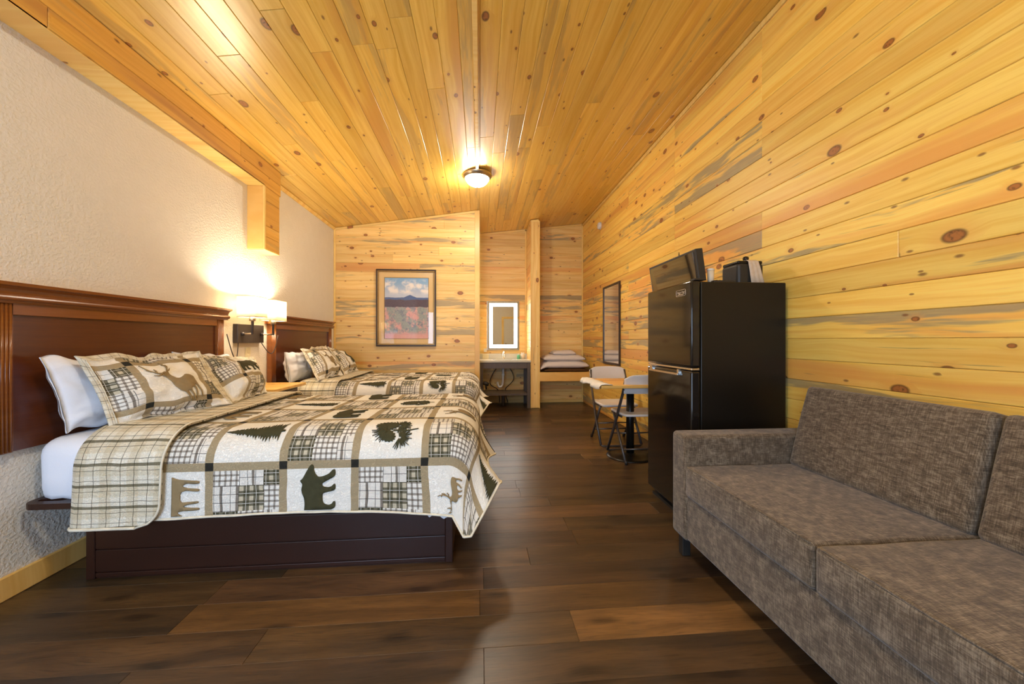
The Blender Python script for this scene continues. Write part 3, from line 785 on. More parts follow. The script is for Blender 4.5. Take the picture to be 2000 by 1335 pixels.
BEAR = [[(0.03,.30),(.04,.40),(.10,.48),(.20,.51),(.32,.50),(.42,.51),(.52,.55),(.58,.56),(.66,.54),(.70,.57),(.73,.58),(.755,.545),(.80,.52),(.88,.48),(.97,.43),(1.0,.40),(.98,.37),(.90,.36),(.83,.335),(.78,.29),(.79,.22),(.83,.12),(.90,.06),(.91,.02),(.83,.01),(.78,.03),(.72,.14),(.67,.23),(.62,.22),(.60,.13),(.62,.07),(.66,.04),(.65,.01),(.57,.01),(.54,.05),(.52,.15),(.50,.22),(.40,.22),(.33,.20),(.30,.13),(.32,.07),(.37,.04),(.36,.01),(.27,.01),(.23,.06),(.21,.15),(.17,.17),(.13,.12),(.15,.06),(.19,.03),(.18,.0),(.08,.0),(.05,.06),(.03,.16)]]
DOE = [[(.0,.26),(.03,.19),(.10,.22),(.17,.38),(.24,.50),(.27,.40),(.265,.22),(.27,.03),(.315,.03),(.325,.24),(.35,.38),(.385,.26),(.40,.05),(.445,.05),(.435,.28),(.43,.43),(.62,.43),(.655,.30),(.63,.12),(.63,.03),(.68,.03),(.70,.28),(.735,.40),(.79,.30),(.77,.12),(.78,.03),(.83,.03),(.85,.3),(.87,.5),(.92,.62),(.93,.70),(.985,.66),(.91,.79),(.76,.83),(.55,.79),(.37,.81),(.25,.77),(.15,.58),(.08,.47),(.06,.52),(.01,.40)]]
def from_px(pts, x0=455, x1=1050, y1=562):
    s_ = x1-x0
    return [((x-x0)/s_, (y1-y)/s_) for x, y in pts]
def ribbon(pts, w0, w1):
    L, Rr = [], []
    n = len(pts)
    for i, p in enumerate(pts):
        a = Vector(pts[max(0, i-1)]); b = Vector(pts[min(n-1, i+1)]); d = (b-a).normalized(); nn = Vector((-d.y, d.x))
        wv = w0+(w1-w0)*i/(n-1)
        L.append(tuple(Vector(p)+nn*wv/2)); Rr.append(tuple(Vector(p)-nn*wv/2))
    return L + Rr[::-1]
fx = lambda pts: [(0.5+(x-0.5)*0.74, y*1.38) for x, y in from_px(pts)]
BUCK = [fx([(598,303),(625,322),(660,327),(690,370),(705,420),(740,460),(800,480),(825,512),(865,556),(880,552),(850,505),(838,472),(862,468),(890,515),(922,555),(936,550),(905,505),(885,455),(930,440),(950,470),(940,532),(958,534),(972,470),(962,430),(985,420),(1015,465),(1028,532),(1046,532),(1035,465),(1012,420),(1005,380),(1000,355),(960,335),(900,328),(850,345),(800,358),(760,352),(728,325),(718,302),(722,275),(705,278),(690,290),(665,280),(640,284),(615,292)])]
for r_ in ([(640,300),(560,296),(505,268),(462,215)], [(560,296),(570,270),(565,255)], [(520,278),(480,262)], [(610,305),(560,318),(515,312)],
           [(690,292),(730,258),(742,225),(720,188)], [(733,255),(755,240),(758,222)], [(715,272),(745,275),(768,262)], [(738,225),(712,215)]):
    BUCK.append(ribbon(fx(r_), 0.026, 0.010))
def tree_poly():
    rnd = random.Random(3); L = []; Rr = []
    n = 19
    for i in range(n):
        y = 0.98-0.90*(i/(n-1)); w_ = 0.02+0.23*(i/(n-1))**0.85
        for S, sg in ((L, -1), (Rr, 1)):
            ww = w_*rnd.uniform(0.75, 1.2)
            S.append((0.5+sg*ww*0.45, y+0.012)); S.append((0.5+sg*ww, y-0.030+rnd.uniform(-0.015, 0.012)))
            S.append((0.5+sg*ww*0.8, y-0.028))
    return [[(0.5, 1.02)] + Rr + [(0.525, 0.06), (0.52, 0.0), (0.48, 0.0), (0.475, 0.06)] + L[::-1]]
TREE = tree_poly()
def cone_polys():
    rnd = random.Random(5); out = []
    cone = []
    for i in range(36):
        a = 2*PI*i/36; rr = 1+(0.16 if i % 2 else -0.10)
        cone.append((0.60+0.13*rr*math.cos(a), 0.62+0.19*rr*math.sin(a)))
    out.append(cone)
    cone2 = []
    for i in range(30):
        a = 2*PI*i/30; rr = 1+(0.12 if i % 2 else -0.06)
        cone2.append((0.36+0.12*rr*math.cos(a)+0.05*math.sin(a), 0.60+0.15*rr*math.sin(a)))
    out.append(cone2)
    for c, a0, a1, n, l in (((0.30, 0.36), 2.6, 6.6, 26, 0.20), ((0.58, 0.40), 3.0, 6.9, 24, 0.20), ((0.46, 0.60), 0.3, 2.9, 16, 0.26)):
        for i in range(n):
            a = a0+(a1-a0)*i/(n-1)+rnd.uniform(-0.05, 0.05); ll = l*rnd.uniform(0.75, 1.1)
            p = (c[0]+0.02*math.cos(a), c[1]+0.02*math.sin(a)); q = (c[0]+ll*math.cos(a), c[1]+ll*math.sin(a))
            out.append(ribbon([p, ((p[0]+q[0])/2, (p[1]+q[1])/2), q], 0.022, 0.008))
    out.append(ribbon([(0.46, 0.5), (0.45, 0.25), (0.5, 0.06)], 0.03, 0.018))
    return out
CONE = cone_polys()

def smooth_poly(pts, it=1):
    for _ in range(it):
        out = []
        for i in range(len(pts)):
            p, q = Vector(pts[i]), Vector(pts[(i+1) % len(pts)])
            out += [tuple(p*0.78+q*0.22), tuple(p*0.22+q*0.78)]
        pts = out
    return pts
BEAR = [smooth_poly(BEAR[0], 1)]
DOE = [smooth_poly([(x, y*0.87) for x, y in DOE[0]], 1)]
BUCK = [smooth_poly(BUCK[0], 1)] + BUCK[1:]
def motif(parent, polys, to_pq, fpos, mat, name, lift=0.004, step=0.024, clip=None):
    """polys in unit box; to_pq maps to surface coordinates; follows the surface"""
    mb = MB()
    for li, poly in enumerate(polys):
        bm = bmesh.new()
        vs = [bm.verts.new((*to_pq(x, y), 0)) for x, y in poly]
        es = []
        for i in range(len(vs)):
            try: es.append(bm.edges.new((vs[i], vs[(i+1) % len(vs)])))
            except ValueError: pass
        bmesh.ops.triangle_fill(bm, edges=es, use_beauty=True, use_dissolve=False)
        if not bm.faces: bm.free(); continue
        for ax in (0, 1):
            lo = min(v.co[ax] for v in bm.verts); hi = max(v.co[ax] for v in bm.verts)
            t = math.floor(lo/step)*step+step
            while t < hi:
                nrm = (1, 0, 0) if ax == 0 else (0, 1, 0); pt = (t, 0, 0) if ax == 0 else (0, t, 0)
                bmesh.ops.bisect_plane(bm, geom=bm.verts[:]+bm.edges[:]+bm.faces[:], plane_co=pt, plane_no=nrm, dist=1e-6)
                t += step
        if clip:
            for pt, nrm in clip:
                bmesh.ops.bisect_plane(bm, geom=bm.verts[:]+bm.edges[:]+bm.faces[:], plane_co=pt, plane_no=nrm, clear_outer=True, dist=1e-6)
        bm.verts.index_update()
        pts = []
        for v in bm.verts:
            p, q = v.co.x, v.co.y
            pts.append(fpos(p, q, lift+0.0003*(li > 0)))
        fs = [[v.index for v in f.verts] for f in bm.faces]
        bm.free()
        if fs: mb.add(pts, fs, True)
    if not mb.f: return None
    o = mb.build(name, mat, parent, solid=0.003, offset=0)
    return o

PS, QS = 0.331, 0.35
def make_quilt(yn, yf, hemz, label, cat, seed, flap_end=-1.435):
    Q = Quilt(yn, yf, 0.0, hemz, seed)
    t = thing('patchwork_quilt', label, cat, (-0.9, (yn+yf)/2, 0.70), 'patchwork quilts')
    q0 = yn-0.091
    mb = MB()
    ps = lin(Q.p0, Q.pf, 0.03)[:-1] + lin(Q.pf, Q.pmax, 0.016); qs = lin(Q.qmin, Q.qn, 0.016)[:-1] + lin(Q.qn, Q.qf, 0.03)[:-1] + lin(Q.qf, Q.qmax, 0.02)
    fuv = lambda p, q: ((p+0.27)/PS, (q-q0)/QS)
    grid_mesh(mb, ps, qs, Q.pos, fuv, Q.clamp)
    mb.build('patchwork_top', M['quilt'], t, solid=0.010)
    # bound hem
    hem = [Q.pos(p, Q.qmin+0.0005) for p in lin(Q.p0, Q.pf, 0.03)]
    for i in range(1, 24):
        th = PI/2*i/24; d = Q.dmax(th)-0.0005
        hem.append(Q.pos(Q.pf+d*math.sin(th), Q.qn-d*math.cos(th)))
    hem += [Q.pos(Q.pmax-0.0005, q) for q in lin(Q.qn, Q.qf, 0.03)]
    MB().tube(hem, 0.0055, 8).build('binding', M['binding'], t)
    # flap turned down at the head end, showing the plaid back
    fl = MB(); e0 = Q.p0-0.012
    def pend(q):
        dn = Q.qn-q; r = 0.10; e = flap_end + 0.02*math.sin(q*3.0)
        over = dn-(Q.D+0.02-r)
        if over > 0: e -= r-math.sqrt(max(0, r*r-over*over))
        return e
    def fpos(a, q):     # a in 0..1 across the flap, rolled at 0
        p = e0 + (pend(q)-e0)*a
        qq = max(q, Q.qmin)
        P = Q.pos(max(p, Q.p0), qq); n = Q.normal(max(p, Q.p0), qq)
        if n.z < -0.3: n = -n
        P = P + n*(0.030*min(1, math.sqrt(max(0.0, a))*3.2))
        P.x -= max(0, Q.p0-p)
        if q < Q.qmin: P.z -= (Q.qmin-q)
        return P
    al = [0, 0.004, 0.012, 0.03, 0.06] + lin(0.1, 1.0, 0.09)
    qs2 = lin(Q.qmin-0.022, Q.qn, 0.016)[:-1] + lin(Q.qn, Q.qf, 0.03)[:-1] + lin(Q.qf, Q.qmax, 0.03)
    grid_mesh(fl, al, qs2, fpos, lambda a, q: ((e0+(pend(q)-e0)*a)*2.6, q*3.4))
    fl.build('turned_down_flap', M['windowpane'], t, solid=0.012)
    edge = [fpos(1.0, q) for q in qs2]
    MB().tube(edge, 0.0048, 8).build('flap_binding', M['binding'], t)
    MB().tube([fpos(a, qs2[0]) for a in al], 0.007, 8).build('flap_hem', M['binding'], t)
    # applique motifs
    def fp(p, q, lift):
        p, q, _ = Q.clamp(p, q)
        return Q.pos(p, q)+Q.normal(p, q)*lift
    for i in range(-5, 3):
        for j in range(-1, 6):
            if (i+j) % 2 == 0: continue
            pc = -0.27+(i+0.5)*PS; qc = q0+(j+0.5)*QS
            if pc-0.10 > Q.pmax or pc < flap_end-0.06 or qc > Q.qmax+0.05: continue
            if pc > Q.pf and (qc < Q.qn-0.1 or qc > Q.qf): 
                if not (i == 0 and j == -1): continue
            if j % 2:
                kind = {0: 'bear', 1: 'doe', 2: 'buck', 3: 'bear'}[(i//2+1) % 3] if False else {-4: 'doe', -2: 'bear', 0: 'buck', 2: 'bear'}.get(i, 'bear')
            else: kind = {-5: 'cone', -3: 'tree', -1: 'cone', 1: 'tree'}.get(i, 'tree')
            polys, mat, sz, nm = {'doe': (DOE, M['applique_tan'], 0.24, 'deer_applique'), 'bear': (BEAR, M['applique_dark'], 0.285, 'bear_applique'), 'buck': (BUCK, M['applique_tan'], 0.25, 'deer_applique'),
                              'tree': (TREE, M['applique_dark'], 0.27, 'tree_applique'), 'cone': (CONE, M['applique_dark'], 0.28, 'pinecone_applique')}[kind]
            ymid = {'bear': 0.28, 'doe': 0.36, 'buck': 0.42}.get(kind, 0.5)
            dq_ = 0.035 if j == -1 else 0.0
            dp_ = 0.045 if kind == 'doe' else 0.0
            f = lambda x, y: (pc+dp_-(y-ymid)*sz, qc+dq_+(x-0.5)*sz)
            clip = [((0, Q.qmin+0.012, 0), (0, -1, 0)), ((Q.pmax-0.012, 0, 0), (1, 0, 0)), ((0, Q.qmax-0.012, 0), (0, 1, 0)), ((flap_end+0.012, 0, 0), (-1, 0, 0))]
            motif(t, polys, f, fp, mat, nm, clip=clip)
    return Q

def bed(yn, yf, lab_base, lab_mat, hz):
    t = thing('bed_platform', lab_base, 'bed base', (-1.0, (yn+yf)/2, 0.0), 'dark brown bed bases')
    Y0, Y1 = yn+0.095, yf-0.06
    MB().box((-1.88, Y0+0.012, 0.0), (-0.15, Y1, 0.395)).build('core', M['bed_brown'], t)
    MB().box((-1.884, Y0, 0.0), (-1.845, Y0+0.04, 0.36), 0.003, 1).build('corner_post', M['bed_brown'], t)
    MB().box((-0.178, Y0, 0.0), (-0.139, Y0+0.04, 0.36), 0.003, 1).build('corner_post', M['bed_brown'], t)
    MB().box((-0.178, Y1-0.03, 0.0), (-0.139, Y1+0.01, 0.36), 0.003, 1).build('corner_post', M['bed_brown'], t)
    for z0, z1 in ((0.008, 0.028), (0.034, 0.138), (0.144, 0.272), (0.278, 0.36)):
        MB().box((-1.845, Y0+0.004, z0), (-0.178, Y0+0.014, z1), 0.0025, 2).build('side_board', M['bed_brown'], t)
    MB().box((-0.152, Y0+0.04, 0.03), (-0.142, Y1-0.03, 0.36), 0.003, 1).build('foot_board', M['bed_brown'], t)
    # platform board with rounded corner and a cut-out hand slot
    b = bmesh.new()
    x0, x1, y0, y1, r = -2.062, -0.06, yn-0.008, yf-0.02, 0.05
    outl = [(-1.835, y0), (-1.82, y0+0.055)]
    for cx, cy, a0 in ((x1-r, y0+0.055+r, -PI/2), (x1-r, y1-r, 0), (x0+r, y1-r, PI/2), (x0+r, y0+r, PI)):
        for i in range(7): a = a0+PI/2*i/6; outl.append((cx+r*math.cos(a), cy+r*math.sin(a)))
    slot = []
    for cx, a0 in ((-1.93, -PI/2), (-2.015, PI/2)):
        for i in range(7): a = a0+PI*i/6; slot.append((cx+0.016*math.cos(a), y0+0.052+0.016*math.sin(a)))
    es = []
    for lp in (outl, slot):
        vs = [b.verts.new((x, y, 0.398)) for x, y in lp]
        es += [b.edges.new((vs[i], vs[(i+1) % len(vs)])) for i in range(len(vs))]
    bmesh.ops.triangle_fill(b, edges=es, use_beauty=True)
    b.verts.index_update(); mb = MB(); mb.add([v.co for v in b.verts], [[v.index for v in f.verts] for f in b.faces]); b.free()
    mb.build('platform_board', M['bed_brown'], t, solid=0.027, offset=0, bevel=0.004)
    m = thing('mattress', lab_mat, 'mattress', (-1.0, (yn+yf)/2, 0.43), 'mattresses in white sheets')
    MB().box((-2.045, yn+0.050, 0.415), (-0.115, yf-0.050, 0.67), 0.06, 4).build('mattress_core', M['linen'], m)
    # fitted sheet as a slightly crumpled skin
    bm = bmesh.new(); bmesh.ops.create_cube(bm, size=1)
    lo, hi = (-2.058, yn+0.030, 0.4125), (-0.100, yf-0.030, 0.694)
    for v in bm.verts: v.co = Vector([(lo[i]+hi[i])/2+v.co[i]*(hi[i]-lo[i]) for i in range(3)])
    bmesh.ops.bevel(bm, geom=[e for e in bm.edges if not all(v.co.z < 0.5 for v in e.verts)], offset=0.08, segments=5, affect='EDGES', profile=0.5)
    t_ = 0.46
    for zc_ in (0.43, 0.46, 0.52, 0.58): bmesh.ops.bisect_plane(bm, geom=bm.verts[:]+bm.edges[:]+bm.faces[:], plane_co=(0, 0, zc_), plane_no=(0, 0, 1))
    for ax, step in ((0, 0.05), (1, 0.05)):
        c_ = lo[ax]+0.12
        while c_ < min(hi[ax]-0.1, -1.3 if ax == 0 else 99):
            bmesh.ops.bisect_plane(bm, geom=bm.verts[:]+bm.edges[:]+bm.faces[:], plane_co=[c_ if i == ax else 0 for i in range(3)], plane_no=[1 if i == ax else 0 for i in range(3)])
            c_ += step
    for v in bm.verts:
        low = max(0, min(1, (0.47-v.co.z)/0.05))
        k_ = (0.004 + 0.014*low)*(1 if v.co.x < -1.75 else 0.3)
        v.co.y += 0.012*low*(1 if v.co.y < (yn+yf)/2 else -1)
        v.co += Vector((0, 1, 0.4))*k_*mnoise.noise(Vector((v.co.x*22, v.co.y*8, v.co.z*9)))
    bm.verts.index_update()
    mb = MB(); mb.add([v.co for v in bm.verts], [[v.index for v in f.verts] for f in bm.faces], True); bm.free()
    mb.build('fitted_sheet', M['linen'], m)
    # loose corner of the top sheet showing under the quilt at the foot
    mb = MB(); n = 24
    for row in range(6):
        for i in range(n+1):
            x = -0.31+0.16*i/n; u = i/n
            zb = hz-0.026+0.022*abs(math.sin(u*7))-0.012*u
            zz = hz+0.10+(zb-hz-0.10)*row/5
            mb.v.append((x+0.01*math.sin(row*0.8), yn+0.016-0.045*u*row/5+0.005*math.sin(u*22)*row/5, zz))
    for r_ in range(5):
        for i in range(n): mb.f.append((r_*(n+1)+i, r_*(n+1)+i+1, (r_+1)*(n+1)+i+1, (r_+1)*(n+1)+i)); mb.sm.append(True)
    mb.build('top_sheet', M['linen'], m, solid=0.003)

bed(1.90, 3.30, 'dark brown panelled bed base nearest the camera', 'mattress of the near bed in a white fitted sheet', 0.315)
bed(3.96, 5.38, 'dark brown bed base beside the pine partition, mostly hidden', 'mattress of the far bed in a white sheet', 0.39)
make_quilt(1.90, 3.30, 0.325, 'cream, tan and olive wildlife patchwork quilt on the near bed', 'quilt', 1.3)
make_quilt(3.96, 5.38, 0.40, 'cream, tan and olive wildlife patchwork quilt on the far bed', 'quilt', 4.4)

# ------------------------------------------------------------------ pillows
def pillow(name, label, BL, BR, TR, TL, T, mat, motifs=None, group=None, uvc=None, flange=0.0, seed=0, wr=0.017):
    """corners as seen from the foot of the bed: left = near side"""
    BL, BR, TR, TL = map(Vector, (BL, BR, TR, TL))
    base = (BL+BR)/2
    t = thing(name, label, 'pillow', base, group)
    W_ = ((BR-BL).length+(TR-TL).length)/2; H_ = ((TL-BL).length+(TR-BR).length)/2
    N = ((BR-BL).cross(TL-BL)).normalized()
    if N.x < 0: N = -N
    def core(a, b, side, lift=0.0):
        # pinch edges inwards a little between the corners
        aa = a*(1-0.05*(1-abs(b)**2)) ; bb = b*(1-0.07*(1-abs(a)**2))
        u, v = (aa+1)/2, (bb+1)/2
        P = BL*(1-u)*(1-v)+BR*u*(1-v)+TR*u*v+TL*(1-u)*v
        ea = max(0, 1-abs(a)/(1-flange))if flange else 1-abs(a)
        eb = max(0, 1-abs(b)/(1-flange)) if flange else 1-abs(b)
        fa = 1-(1-min(1, ea))**2.6; fb = 1-(1-min(1, eb))**2.6
        th = T*0.5*max(0, fa*fb)**0.62*(1.12-0.22*b)
        n = wr*mnoise.noise(Vector((a*2.4+seed, b*2.4, side*3+seed))) + wr*0.45*mnoise.noise(Vector((a*6+seed, b*5, side+seed)))
        k_ = min(1, fa*fb*3)
        P = P + N*(side*(th+0.004)+n*(0.35+0.65*k_)+side*lift)
        P += (TL-BL).normalized()*wr*1.1*mnoise.noise(Vector((a*3+seed, 9.1, seed)))*abs(b)
        return P
    mb = MB(); n = 44; m_ = 34
    for side in (1, -1):
        idx = {}
        for i in range(n+1):
            for j in range(m_+1):
                a, b = -1+2*i/n, -1+2*j/m_
                a = math.sin(a*PI/2)*0.35+a*0.65; b = math.sin(b*PI/2)*0.35+b*0.65
                idx[i, j] = len(mb.v); P = core(a, b, side)
                mb.v.append(tuple(P)); mb.uv[len(mb.v)-1] = (uvc(a, b) if uvc else (a, b))
        for i in range(n):
            for j in range(m_):
                f = (idx[i,j], idx[i+1,j], idx[i+1,j+1], idx[i,j+1])
                mb.f.append(f if side > 0 else f[::-1]); mb.sm.append(True)
    # close the rim
    ring = [(i, 0) for i in range(n+1)] + [(n, j) for j in range(1, m_+1)] + [(i, m_) for i in range(n-1, -1, -1)] + [(0, j) for j in range(m_-1, 0, -1)]
    st = (n+1)*(m_+1)
    ii = lambda i, j: i*(m_+1)+j
    for q in range(len(ring)):
        a_ = ii(*ring[q]); b_ = ii(*ring[(q+1) % len(ring)])
        mb.f.append((a_, b_, b_+st, a_+st)); mb.sm.append(True)
    mb.build('pillow_cover' if not motifs is None else 'pillowcase', mat, t)
    rim = []
    def ef(i, j):
        a, b = -1+2*i/n, -1+2*j/m_
        a = math.sin(a*PI/2)*0.35+a*0.65; b = math.sin(b*PI/2)*0.35+b*0.65
        return (core(a, b, 1)+core(a, b, -1))/2
    if motifs is not None:
        rim = [ef(*r_) for r_ in ring]+[ef(0, 0)]
        MB().tube(rim, 0.0035, 6).build('piping', M['binding'], t)
        # flat plaid flange round the sham
        fl = MB(); cen = (BL+BR+TR+TL)/4; acc = 0.0; nr = len(rim)
        for q, P in enumerate(rim):
            if q: acc += (P-rim[q-1]).length
            dv = P-cen; hx = dv.dot((BR-BL).normalized())/W_; hy = dv.dot((TL-BL).normalized())/H_
            dr = ((BR-BL).normalized()*(1 if hx > 0 else -1)*min(1, (abs(hx)/0.43)**6) + (TL-BL).normalized()*(1 if hy > 0 else -0.3)*min(1, (abs(hy)/0.43)**6))
            for r_ in range(4):
                d_ = 0.028*r_/3
                wob = N*(0.010*(r_/3)*mnoise.noise(P*9+Vector((seed, 0, 0))) - 0.006*r_/3) + Vector((0, 0, 0.006*(r_/3)*mnoise.noise(P*14)))
                fl.v.append(tuple(P+dr*d_+wob)); fl.uv[len(fl.v)-1] = (acc*3.4, r_*0.05)
        for q in range(nr-1):
            for r_ in range(3):
                a_ = q*4+r_; fl.f.append((a_, a_+4, a_+5, a_+1)); fl.sm.append(True)
        fl.build('flange', M['windowpane'], t, solid=0.005, offset=0)
        for polys, mat2, cx, cy, sz, nm in motifs:
            f = lambda x, y: (cx+(x-0.5)*sz*2/W_, cy+(y-0.45)*sz*2/H_)
            motif(t, polys, f, lambda p, q, lift: core(p, q, 1, lift), mat2, nm, step=0.05, lift=0.003)
    return t
def suv(cell_w, cell_h, W_, H_, cx=0.0, cy=0.0):
    # centre cell (0..1) of the motif parity; offset u by one so that the parity is odd
    return lambda a, b: (1.5+(b-cy)*-0.5*H_/cell_h*1.0 if False else 1.5+(a-cx)*0.5*W_/cell_w, 0.5+(b-cy)*0.5*H_/cell_h)
DK, TN = M['applique_dark'], M['applique_tan']
pillow('bed_pillow', 'plain white pillow leaning on the near headboard, behind the deer sham', (-1.955, 1.985, 0.705), (-1.93, 2.60, 0.715), (-1.985, 2.58, 1.055), (-1.985, 1.90, 1.070), 0.15, M['linen'], group='white pillows', seed=2, wr=0.022)
pillow('bed_pillow', 'plain white pillow at the near headboard, behind the bear sham', (-1.93, 2.66, 0.715), (-1.93, 3.22, 0.715), (-1.98, 3.20, 1.04), (-1.98, 2.64, 1.075), 0.14, M['linen'], group='white pillows', seed=5, wr=0.02)
pillow('pillow_sham', 'plaid patchwork pillow sham with a tan antlered deer', (-1.765, 2.02, 0.735), (-1.56, 2.52, 0.75), (-1.86, 2.68, 1.062), (-1.885, 1.995, 1.055), 0.17, M['quilt'],
       [(BUCK, TN, 0.0, 0.0, 0.36, 'deer_applique')], 'patchwork pillow shams', suv(0.36, 0.31, 0.64, 0.43, 0.02, 0.02), 0.09, 1)
pillow('pillow_sham', 'plaid patchwork pillow sham with a dark bear, on the near bed', (-1.57, 2.57, 0.75), (-1.62, 3.06, 0.75), (-1.87, 3.36, 0.99), (-1.87, 2.70, 1.055), 0.16, M['quilt'],
       [(BEAR, DK, 0.10, 0.42, 0.27, 'bear_applique')], 'patchwork pillow shams', suv(0.30, 0.30, 0.64, 0.40, 0.12, 0.45), 0.08, 7)
pillow('bed_pillow', 'plain white pillow on the far bed beside the wooden shelf', (-1.90, 4.00, 0.72), (-1.93, 4.55, 0.72), (-1.98, 4.60, 1.03), (-1.94, 3.98, 1.03), 0.16, M['linen'], group='white pillows', seed=11, wr=0.018)
pillow('pillow_sham', 'plaid patchwork sham leaning on the white pillow of the far bed', (-1.62, 4.03, 0.745), (-1.57, 4.55, 0.75), (-1.84, 4.76, 1.07), (-1.84, 4.14, 1.06), 0.15, M['quilt'],
       [(BUCK, TN, 0.0, 0.0, 0.30, 'deer_applique')], 'patchwork pillow shams', suv(0.33, 0.31, 0.62, 0.42), 0.08, 13)
pillow('pillow_sham', 'plaid patchwork sham on the far bed next to the pine partition', (-1.58, 4.66, 0.75), (-1.60, 5.20, 0.75), (-1.87, 5.30, 0.99), (-1.83, 4.80, 1.07), 0.15, M['quilt'],
       [(TREE, DK, 0.1, 0.0, 0.26, 'tree_applique')], 'patchwork pillow shams', suv(0.33, 0.31, 0.62, 0.42), 0.08, 17)

# ------------------------------------------------------------------ shelf between the beds
t = thing('bedside_shelf', 'small pine bedside shelf with a brown box below, between the two beds', 'nightstand', (-1.9, 3.6, 0.0))
MB().box((XL+0.002, 3.345, 0.712), (-1.70, 3.905, 0.738), 0.003, 1).build('top', M['pine_furniture'], t)
MB().box((XL+0.02, 3.40, 0.0), (-1.76, 3.86, 0.712)).build('body', M['mahogany'], t)
MB().box((-1.762, 3.43, 0.42), (-1.748, 3.83, 0.69), 0.003, 1).build('door', M['mahogany'], t)

# ------------------------------------------------------------------ sconce
t = thing('wall_sconce', 'double wall sconce with two lit cream shades on a dark bronze plate', 'wall lamp', (XL, 3.63, 1.2))
MB().box((XL+0.001, 3.445, 1.125), (XL+0.042, 3.84, 1.290), 0.003, 2).build('back_plate', M['bronze'], t)
def rounded_shade(cx, cy, hx, hy, z0, z1, r=0.035):
    o = []
    for sx, sy, a0 in ((1, -1, -PI/2), (1, 1, 0), (-1, 1, PI/2), (-1, -1, PI)):
        for i in range(6):
            a = a0+PI/2*i/5; o.append((cx+sx*(hx-r)+r*math.cos(a), cy+sy*(hy-r)+r*math.sin(a)))
    n = len(o); mb = MB()
    mb.add([(x, y, z0) for x, y in o]+[(x, y, z1) for x, y in o], [(i, (i+1) % n, n+(i+1) % n, n+i) for i in range(n)], True)
    return mb, o
for cx, cy, hx, hy, z0, z1, py in ((-1.935, 3.435, 0.078, 0.108, 1.345, 1.52, 3.50), (-1.98, 3.85, 0.080, 0.118, 1.336, 1.53, 3.79)):
    mb, o = rounded_shade(cx, cy, hx, hy, z0, z1)
    sh = mb.build('shade', M['shade'], t, solid=0.002)
    for zz in (z0+0.002, z1-0.002): MB().tube([(x, y, zz) for x, y in o+o[:1]], 0.003, 6).build('shade_trim', M['binding'], sh)
    MB().lathe([(0, 0), (0.020, 0), (0.024, 0.004), (0.024, 0.03), (0.018, 0.034), (0.014, 0.06), (0, 0.06)], (cx, cy, z0-0.032), 20).build('socket', M['nickel'], t)
    MB().lathe([(0, 0), (0.012, 0.0), (0.016, 0.02), (0.026, 0.045), (0.028, 0.062), (0.020, 0.082), (0, 0.090)], (cx, cy, z0+0.025), 16).build('bulb', M['bulb'], t)
    MB().box((cx-0.008, cy-0.008, 1.198), (cx+0.008, cy+0.008, z0-0.03), 0.001, 1).build('stem', M['bronze'], t)
    MB().tube([(XL+0.04, py, 1.205), (XL+0.065, py, 1.205), (cx, cy, 1.205)], 0.007, 8).build('arm', M['nickel'], t)
    MB().lathe([(0, -0.014), (0.014, -0.014), (0.014, 0.014), (0, 0.014)], (XL+0.052, py, 1.205), 14).build('pivot', M['bronze'], t)
    l = bpy.data.lights.new('sconce_bulb', 'POINT'); l.energy = SCONCE_W; l.color = WARM; l.shadow_soft_size = 0.03
    lo_ = bpy.data.objects.new('sconce_bulb', l); COL.objects.link(lo_); lo_.location = (cx, cy, z0+0.125)
def arc_cord(p0, p1, drop, n=16):
    p0, p1 = Vector(p0), Vector(p1)
    return [p0.lerp(p1, i/n)+Vector((0.02*math.sin(PI*i/n), 0, -drop*math.sin(PI*i/n))) for i in range(n+1)]
MB().tube(arc_cord((XL+0.05, 3.29, 1.20), (XL+0.03, 3.47, 1.126), 0.17), 0.004, 6).build('cord', M['bronze'], t)
MB().tube(arc_cord((XL+0.03, 3.82, 1.126), (XL+0.09, 4.00, 1.20), 0.14), 0.004, 6).build('cord', M['bronze'], t)
o = MB().box((XL+0.002, 3.262, 1.20), (XL+0.03, 3.285, 1.235), 0.003, 1).build('cord_clip', M['bronze']); tag(o, 'small dark clip on the right edge of the near headboard', 'clip')
t = thing('wall_outlet', 'ivory wall outlet below the sconce', 'outlet', (XL, 3.65, 1.03))
MB().box((XL, 3.615, 0.965), (XL+0.007, 3.69, 1.085), 0.002, 1).build('cover_plate', M['ivory'], t)
for zz in (0.992, 1.035): MB().box((XL+0.006, 3.635, zz), (XL+0.010, 3.67, zz+0.028), 0.002, 1).build('socket_face', M['ivory'], t)

# ------------------------------------------------------------------ framed picture
t = thing('framed_picture', 'gold-framed desert landscape print on the pine partition', 'picture', (-1.07, YP, 1.06))
x0, x1, z0, z1 = -1.502, -0.641, 1.060, 2.186
def frame_ring(x0, x1, z0, z1, w_, y0, y1, prof=None):
    mb = MB()
    for a in ((x0, z0, x1, z0+w_), (x0, z1-w_, x1, z1), (x0, z0+w_, x0+w_, z1-w_), (x1-w_, z0+w_, x1, z1-w_)):
        mb.box((a[0], y0, a[1]), (a[2], y1, a[3]), min(0.006, w_*0.3), 2)
    return mb
frame_ring(x0, x1, z0, z1, 0.022, YP-0.035, YP-0.002).build('outer_frame', M['dark_frame'], t)
frame_ring(x0+0.018, x1-0.018, z0+0.018, z1-0.018, 0.022, YP-0.030, YP-0.004).build('gold_moulding', M['gold'], t)
MB().box((x0+0.03, YP-0.014, z0+0.03), (x1-0.03, YP-0.003, z1-0.03)).build('mat_board', M['mat_board'], t)
px0, px1, pz0, pz1 = -1.382, -0.752, 1.173, 2.062
frame_ring(px0-0.006, px1+0.006, pz0-0.006, pz1+0.006, 0.008, YP-0.018, YP-0.013).build('mat_fillet', M['gold'], t)
